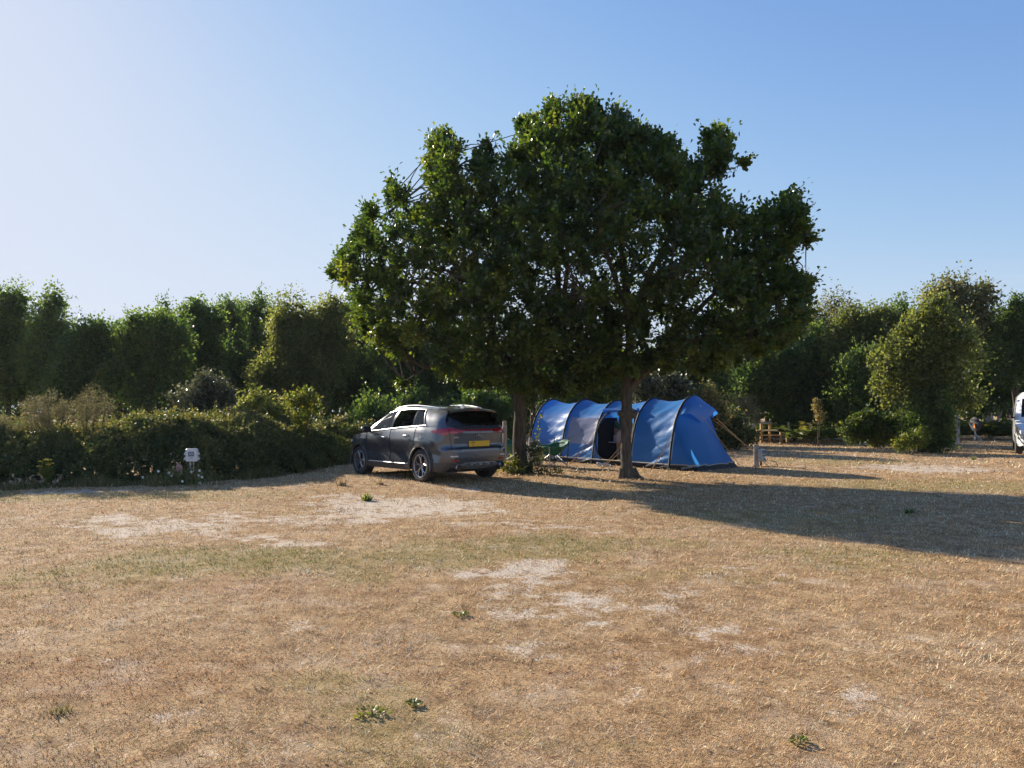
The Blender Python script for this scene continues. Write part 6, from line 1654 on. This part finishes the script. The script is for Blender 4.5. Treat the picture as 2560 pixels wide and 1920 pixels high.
bg_ = MB(); bg_.lathe([(0, .006), (.055, .006), (.062, 0)], 24, 'X', (0, 0, 0), Matrix.Translation((-2.197, 0, .995)) @ Matrix.Diagonal((-1, 1.2, .62, 1))); badge = bg_.build('badge', M_TRIMB, car, True)
ri_ = MB(); ri_.tube([(-2.203, .075*math.cos(a), .995 + .038*math.sin(a)) for a in np.linspace(0, 6.2832, 30)], .0045, 5); ri_.build('badge_ring', M_CHROME, badge, True)
text_mesh('KIA', .045, frame_from(Vector((-2.2065, 0, .995)), (0, -1, 0), (0, 0, 1)), M_CHROME, badge, 'lettering')
text_mesh('SPORTAGE', .042, frame_from(Vector((-2.165, .55, .955)), (.2, -1, 0), (0, 0, 1)), M_CHROME, car, 'lettering')
gl = MB(); gl.tube([tuple(Vector(tubL[i, 14]) - Vector((.004, 0, 0))) for i in range(len(stat)) if SX[i] < -2.0 and SY[i] < .80] , .005, 5)
gl.tube([mir(Vector(tubL[i, 14]) - Vector((.004, 0, 0))) for i in range(len(stat)) if SX[i] < -2.0 and SY[i] < .80], .005, 5)
for sg in (1, -1): gl.tube([(-2.125, sg*.70, 1.16), (-2.12, sg*.705, 1.02), (-2.155, sg*.69, .85), (-2.16, sg*.66, .70)], .005, 5)
separate(gl.build('hatch_seam', M_UNDER, car))
ff = MB(); ff.tube([(-1.36 + .085*math.cos(a), .928, .97 + .075*math.sin(a)) for a in np.linspace(0, 6.2832, 22)], .004, 5); ff.build('fuel_flap', M_UNDER, car)
gr = MB(); gr.box((2.20, 0, .70), (.05, .9, .14), bevel=.02); gr.build('grille', M_TRIMB, car)
# inside and underneath
ub = MB(); ub.box((0, 0, .50), (4.15, 1.30, .54)); ub.box((-.0, 0, .50), (1.80, 1.62, .50)); ub.box((-.3, 0, .80), (3.2, 1.5, .06)); ub.build('underbody', M_UNDER, car)
for y in (.38, -.38):
    for x, nm in ((.15, 'front_seat'), (-.85, 'rear_seat')):
        m = MB(); m.box((x, y, .78), (.5, .5, .18), bevel=.05); m.box((x - .28, y, 1.05), (.14, .48, .58), ry=-.2, bevel=.05); m.box((x - .36, y, 1.40), (.09, .26, .16), ry=-.15, bevel=.03); m.build('seat', M_SEAT, car, 40)
m = MB(); m.box((.9, 0, .95), (.3, 1.4, .16), bevel=.04); m.build('dashboard', M_SEAT, car, 40)
m = MB(); m.tube([(.62 + .03*math.cos(a)*0 + .09*math.sin(a)*.4, -.38 + .18*math.cos(a), 1.02 + .17*math.sin(a)) for a in np.linspace(0, 6.2832, 20)], .015, 6); m.build('steering_wheel', M_SEAT, car, True)
m = MB(); m.box((.32, .80, 1.14), (.10, .008, .12)); m.build('window_sticker', M_WHITEBOX, car)
def wheel(x, sg):
    hubm = MB(); hubm.lathe([(.0, sg*-.05), (.16, sg*-.05), (.16, sg*-.03), (.0, sg*-.03)], 20, 'Y'); hubm.lathe([(.0, .0), (.24, .0), (.25, sg*-.12), (.0, sg*-.12)], 24, 'Y')
    w = hubm.build('wheel', M_RIMD, car, 40); w.location = (x, sg*.80, ZC)
    t = MB(); W_ = .118
    t.lathe([(.250, -W_*.80), (.262, -W_*.98), (.30, -W_*1.04), (.330, -W_*.98), (.350, -W_*.72), (.353, 0), (.350, W_*.72), (.330, W_*.98), (.30, W_*1.04), (.262, W_*.98), (.250, W_*.80)], 44, 'Y'); t.build('tyre', M_TYRE, w, 50)
    r = MB(); r.lathe([(.252, sg*.115), (.246, sg*.122), (.236, sg*.118), (.230, sg*.09), (.225, sg*-.08)], 44, 'Y')
    for k in range(5):                                                    # five forked spokes
        a = k*2*math.pi/5 + .3
        def pt(rr, da, y): return Vector((rr*math.cos(a + da), sg*y, rr*math.sin(a + da)))
        r.tube([pt(.045, -.2, .085), pt(.13, -.10, .10), pt(.16, -.10, .103), pt(.238, -.27, .11)], [.014, .0115, .0115, .010], 5)
        r.tube([pt(.045, .2, .085), pt(.13, .10, .10), pt(.16, .10, .103), pt(.238, .27, .11)], [.014, .0115, .0115, .010], 5)
    r.lathe([(0, sg*.10), (.035, sg*.10), (.045, sg*.085), (.05, sg*.05)], 16, 'Y'); r.build('rim', M_RIML, w, 40)
    d = MB()
    for k in range(5):
        a = k*2*math.pi/5 + .3
        d.prism([(.04*math.cos(a - .5), .04*math.sin(a - .5)), (.22*math.cos(a - .16), .22*math.sin(a - .16)), (.22*math.cos(a + .16), .22*math.sin(a + .16)), (.04*math.cos(a + .5), .04*math.sin(a + .5))], -.01, .01, Matrix.Translation((0, sg*.085, 0)) @ Matrix.Rotation(RAD(90), 4, 'X'))
    d.build('rim_inset', M_RIMD, w)
for x in (AXF, AXR):
    for sg in (1, -1): wheel(x, sg)
# ================================================================== camper van at the right edge
M_VAN = surf('white_van_paint', (.78, .80, .80), .28, coat=.8, c2=(.74, .76, .77), scale=3)
b = gp(2624, 1139); Dv = b[1]
# van axes: nose towards the camera, turned a little so that its right flank faces left
van = thing('camper_van', 'white high roofed camper van cut off by the right edge of the photo', 'van', (b[0] + 2.5*.53, b[1] + 2.5*.85, float(hz(b[0], b[1])) - .02), math.atan2(-.85, -.53))
def vsec(x):
    """half width, bottom, shoulder z, roof z at length position x (nose at +2.5)"""
    hw_ = np.interp(x, [-2.7, -2.5, 1.2, 1.9, 2.3, 2.48, 2.55], [.96, 1.0, 1.0, .97, .90, .80, .70])
    bt = np.interp(x, [-2.7, 2.3, 2.55], [.30, .30, .36])
    sh = np.interp(x, [-2.7, 1.0, 1.5, 1.95, 2.3, 2.5, 2.55], [1.15, 1.15, 1.12, 1.02, .90, .74, .60])
    rf = np.interp(x, [-2.7, -2.5, .55, .75, 1.45, 1.55, 1.95, 2.3, 2.5, 2.55], [2.1, 2.25, 2.25, 2.16, 1.27, 1.20, 1.10, .96, .80, .64])
    return hw_, bt, sh, rf
xs_v = np.unique(np.r_[np.linspace(-2.7, 2.55, 70), [.55, .75, 1.45, 1.55]])
bodyv = MB(); glv = MB(); frv = MB()
rows = []
for x in xs_v:
    w, bt, sh, rf = vsec(x)
    k = np.clip((rf - sh)/1.1, .02, 1)
    half = [(w*.94, bt), (w*.985, bt + .12), (w, (bt + sh)/2), (w*.985, sh), (w*(1 - .07*k), sh + (rf - sh)*.45), (w*(1 - .13*k), sh + (rf - sh)*.80), (w*(.80 - .08*k), sh + (rf - sh)*.96), (w*.4, rf - .002), (0, rf)]
    rows.append([Vector((x, y, z)) for y, z in half] + [Vector((x, -y, z)) for y, z in half[::-1][1:]])
arch = lambda c: min(math.hypot(c.x - 1.65, c.z - .34), math.hypot(c.x + 1.55, c.z - .34)) < .40 and abs(c.y) > .6
for i in range(len(rows) - 1):
    for j in range(len(rows[0]) - 1):
        q = [rows[i][j], rows[i + 1][j], rows[i + 1][j + 1], rows[i][j + 1]]; c = (q[0] + q[1] + q[2] + q[3])/4
        if arch(c): continue
        if .85 < c.x < 1.40 and c.z > 1.25 and 6 <= j <= 9: glv.add(q, [(0, 1, 2, 3)])
        elif .2 < c.x < 1.15 and j in (3, 4, 12, 11) and c.z > 1.18 and c.z < 1.75: glv.add(q, [(0, 1, 2, 3)])
        elif c.z < .44: frv.add(q, [(0, 1, 2, 3)])
        else: bodyv.add(q, [(0, 1, 2, 3)])
nosev = MB(); nosev.add(rows[-1], [tuple(range(len(rows[-1])))]); 
bodyv.add(rows[-1], [tuple(range(len(rows[-1])))]); bodyv.add(rows[0], [tuple(range(len(rows[0]) - 1, -1, -1))])
weld(bodyv.build('body', M_VAN, van, 40)); weld(glv.build('windscreen', M_GLASSD, van, True)); weld(frv.build('bumper', M_VAN, van, 40))
m = MB(); m.box((-.1, 0, .50), (4.6, 1.5, .40)); m.build('underbody', M_UNDER, van)
m = MB(); m.box((-1.1, .0, 2.28), (1.3, 1.1, .10), bevel=.04); m.box((.35, 0, 2.27), (.42, .42, .10), bevel=.04); m.build('roof_vent', M_VAN, van)
for sg in (1, -1):
    m = MB(); m.blob((2.33, sg*.66, .78), (.17, .16, .085), 14, 8); h = m.build('headlight', M_LENS, van, True)
    m = MB(); m.blob((2.40, sg*.66, .775), (.11, .07, .06), 10, 8); m.build('headlight_bulb', M_METAL, h, True)
    m = MB(); m.lathe([(0, .0), (.055, .0), (.075, .02), (.085, -.02)], 16, 'X', (2.47, sg*.62, .47)); m.build('fog_lamp', M_TRIMB, van, True)
    m = MB(); m.box((1.30, sg*1.12, 1.36), (.09, .17, .24), bevel=.03); m.tube([(1.32, sg*.95, 1.28), (1.30, sg*1.08, 1.30)], .03, 7); mm_ = m.build('mirror', M_TRIMB, van)
    m = MB(); m.box((1.35, sg*1.12, 1.24), (.10, .18, .03), bevel=.008); m.build('mirror_band', M_CHROME, mm_)
    m = MB(); m.box((1.352, sg*1.12, 1.33), (.008, .045, .09)); m.build('indicator', M_ORANGE, mm_)
    m = MB(); m.blob((1.30, sg*1.10, 1.55), (.06, .07, .07), 10, 8); m.build('mirror_cap', M_TRIMB, mm_, True)
    for x in (1.65, -1.55):
        m = MB(); m.lathe([(0, sg*.02), (.20, sg*.02), (.21, 0)], 20, 'Y'); w = m.build('wheel', M_RIML, van, True); w.location = (x, sg*.86, .34)
        m = MB(); m.lathe([(.2, -.1), (.27, -.115), (.33, -.09), (.34, 0), (.33, .09), (.27, .115), (.2, .1)], 32, 'Y'); m.build('tyre', M_TYRE, w, 50)
m = MB(); m.box((2.55, 0, .70), (.05, .8, .10), bevel=.02); m.build('grille', M_TRIMB, van)
m = MB(); m.box((2.56, 0, .45), (.03, .52, .11), bevel=.004); m.build('number_plate', M_WHITEBOX, van)
m = MB(); m.tube([(1.45, -.3, 1.28), (1.25, .35, 1.52)], .012, 5); m.build('wiper', M_TRIMB, van)

# tripod with a covered satellite dish
b = gp(2438, 1104); s_ = b[1]/F
root = thing('satellite_dish', 'small dish under a dark cover on a silver tripod, left of the camper van', 'satellite dish', b, 0)
for x, y, sp in ((-7.5, -.1, 0), (-1, -.45, 0), (1.5, .25, 0), (16.5, -.15, 0)):
    if x == 1.5: continue
    m = MB(); m.tube([(x*s_, y, -.02), (0, 0, 21*s_)], .016, 7); m.build('leg', M_METAL, root, True)
m = MB(); m.tube([(0, 0, 4*s_), (0, 0, 27*s_)], .022, 8); m.tube([(-7*s_, .0, 12*s_), (0, 0, 8*s_)], .010, 5); m.tube([(8*s_, -.08, 11*s_), (0, 0, 8*s_)], .010, 5); m.build('mast', M_METAL, root, True)
M_COVER = surf('dark_grey_cover', (.055, .055, .065), .8, c2=(.08, .08, .09), scale=5, bump=.4)
m = MB(); m.blob((0, 0, 0), (.115, .34, .36), 18, 14, Matrix.Translation((.0, 0, 43*s_)) @ Matrix.Rotation(RAD(-5), 4, 'Y') @ Matrix.Rotation(RAD(12), 4, 'Z')); m.build('cover', M_COVER, root, True)
m = MB(); m.box((-.10, -.10, 40*s_), (.02, .10, .22), ry=-.1); m.build('cover_patch', M_ORANGE, root)

# ================================================================== thin added volume: imitates lens glare and lifts the dark trees
veil_mat, nt, out = newmat('glare_veil')
pv = N(nt, 'ShaderNodeVolumePrincipled', Density=VEIL_DENSITY, Anisotropy=.25); pv.inputs['Color'].default_value = (.90, .94, 1.0, 1)
nt.links.new(pv.outputs[0], out.inputs['Volume'])
m = MB(); m.box((0, 28, 4.2), (170, 80, 15.6)); tag(m.build('glare_veil', veil_mat), 'thin veil added over the field to imitate lens glare', kind='stuff')
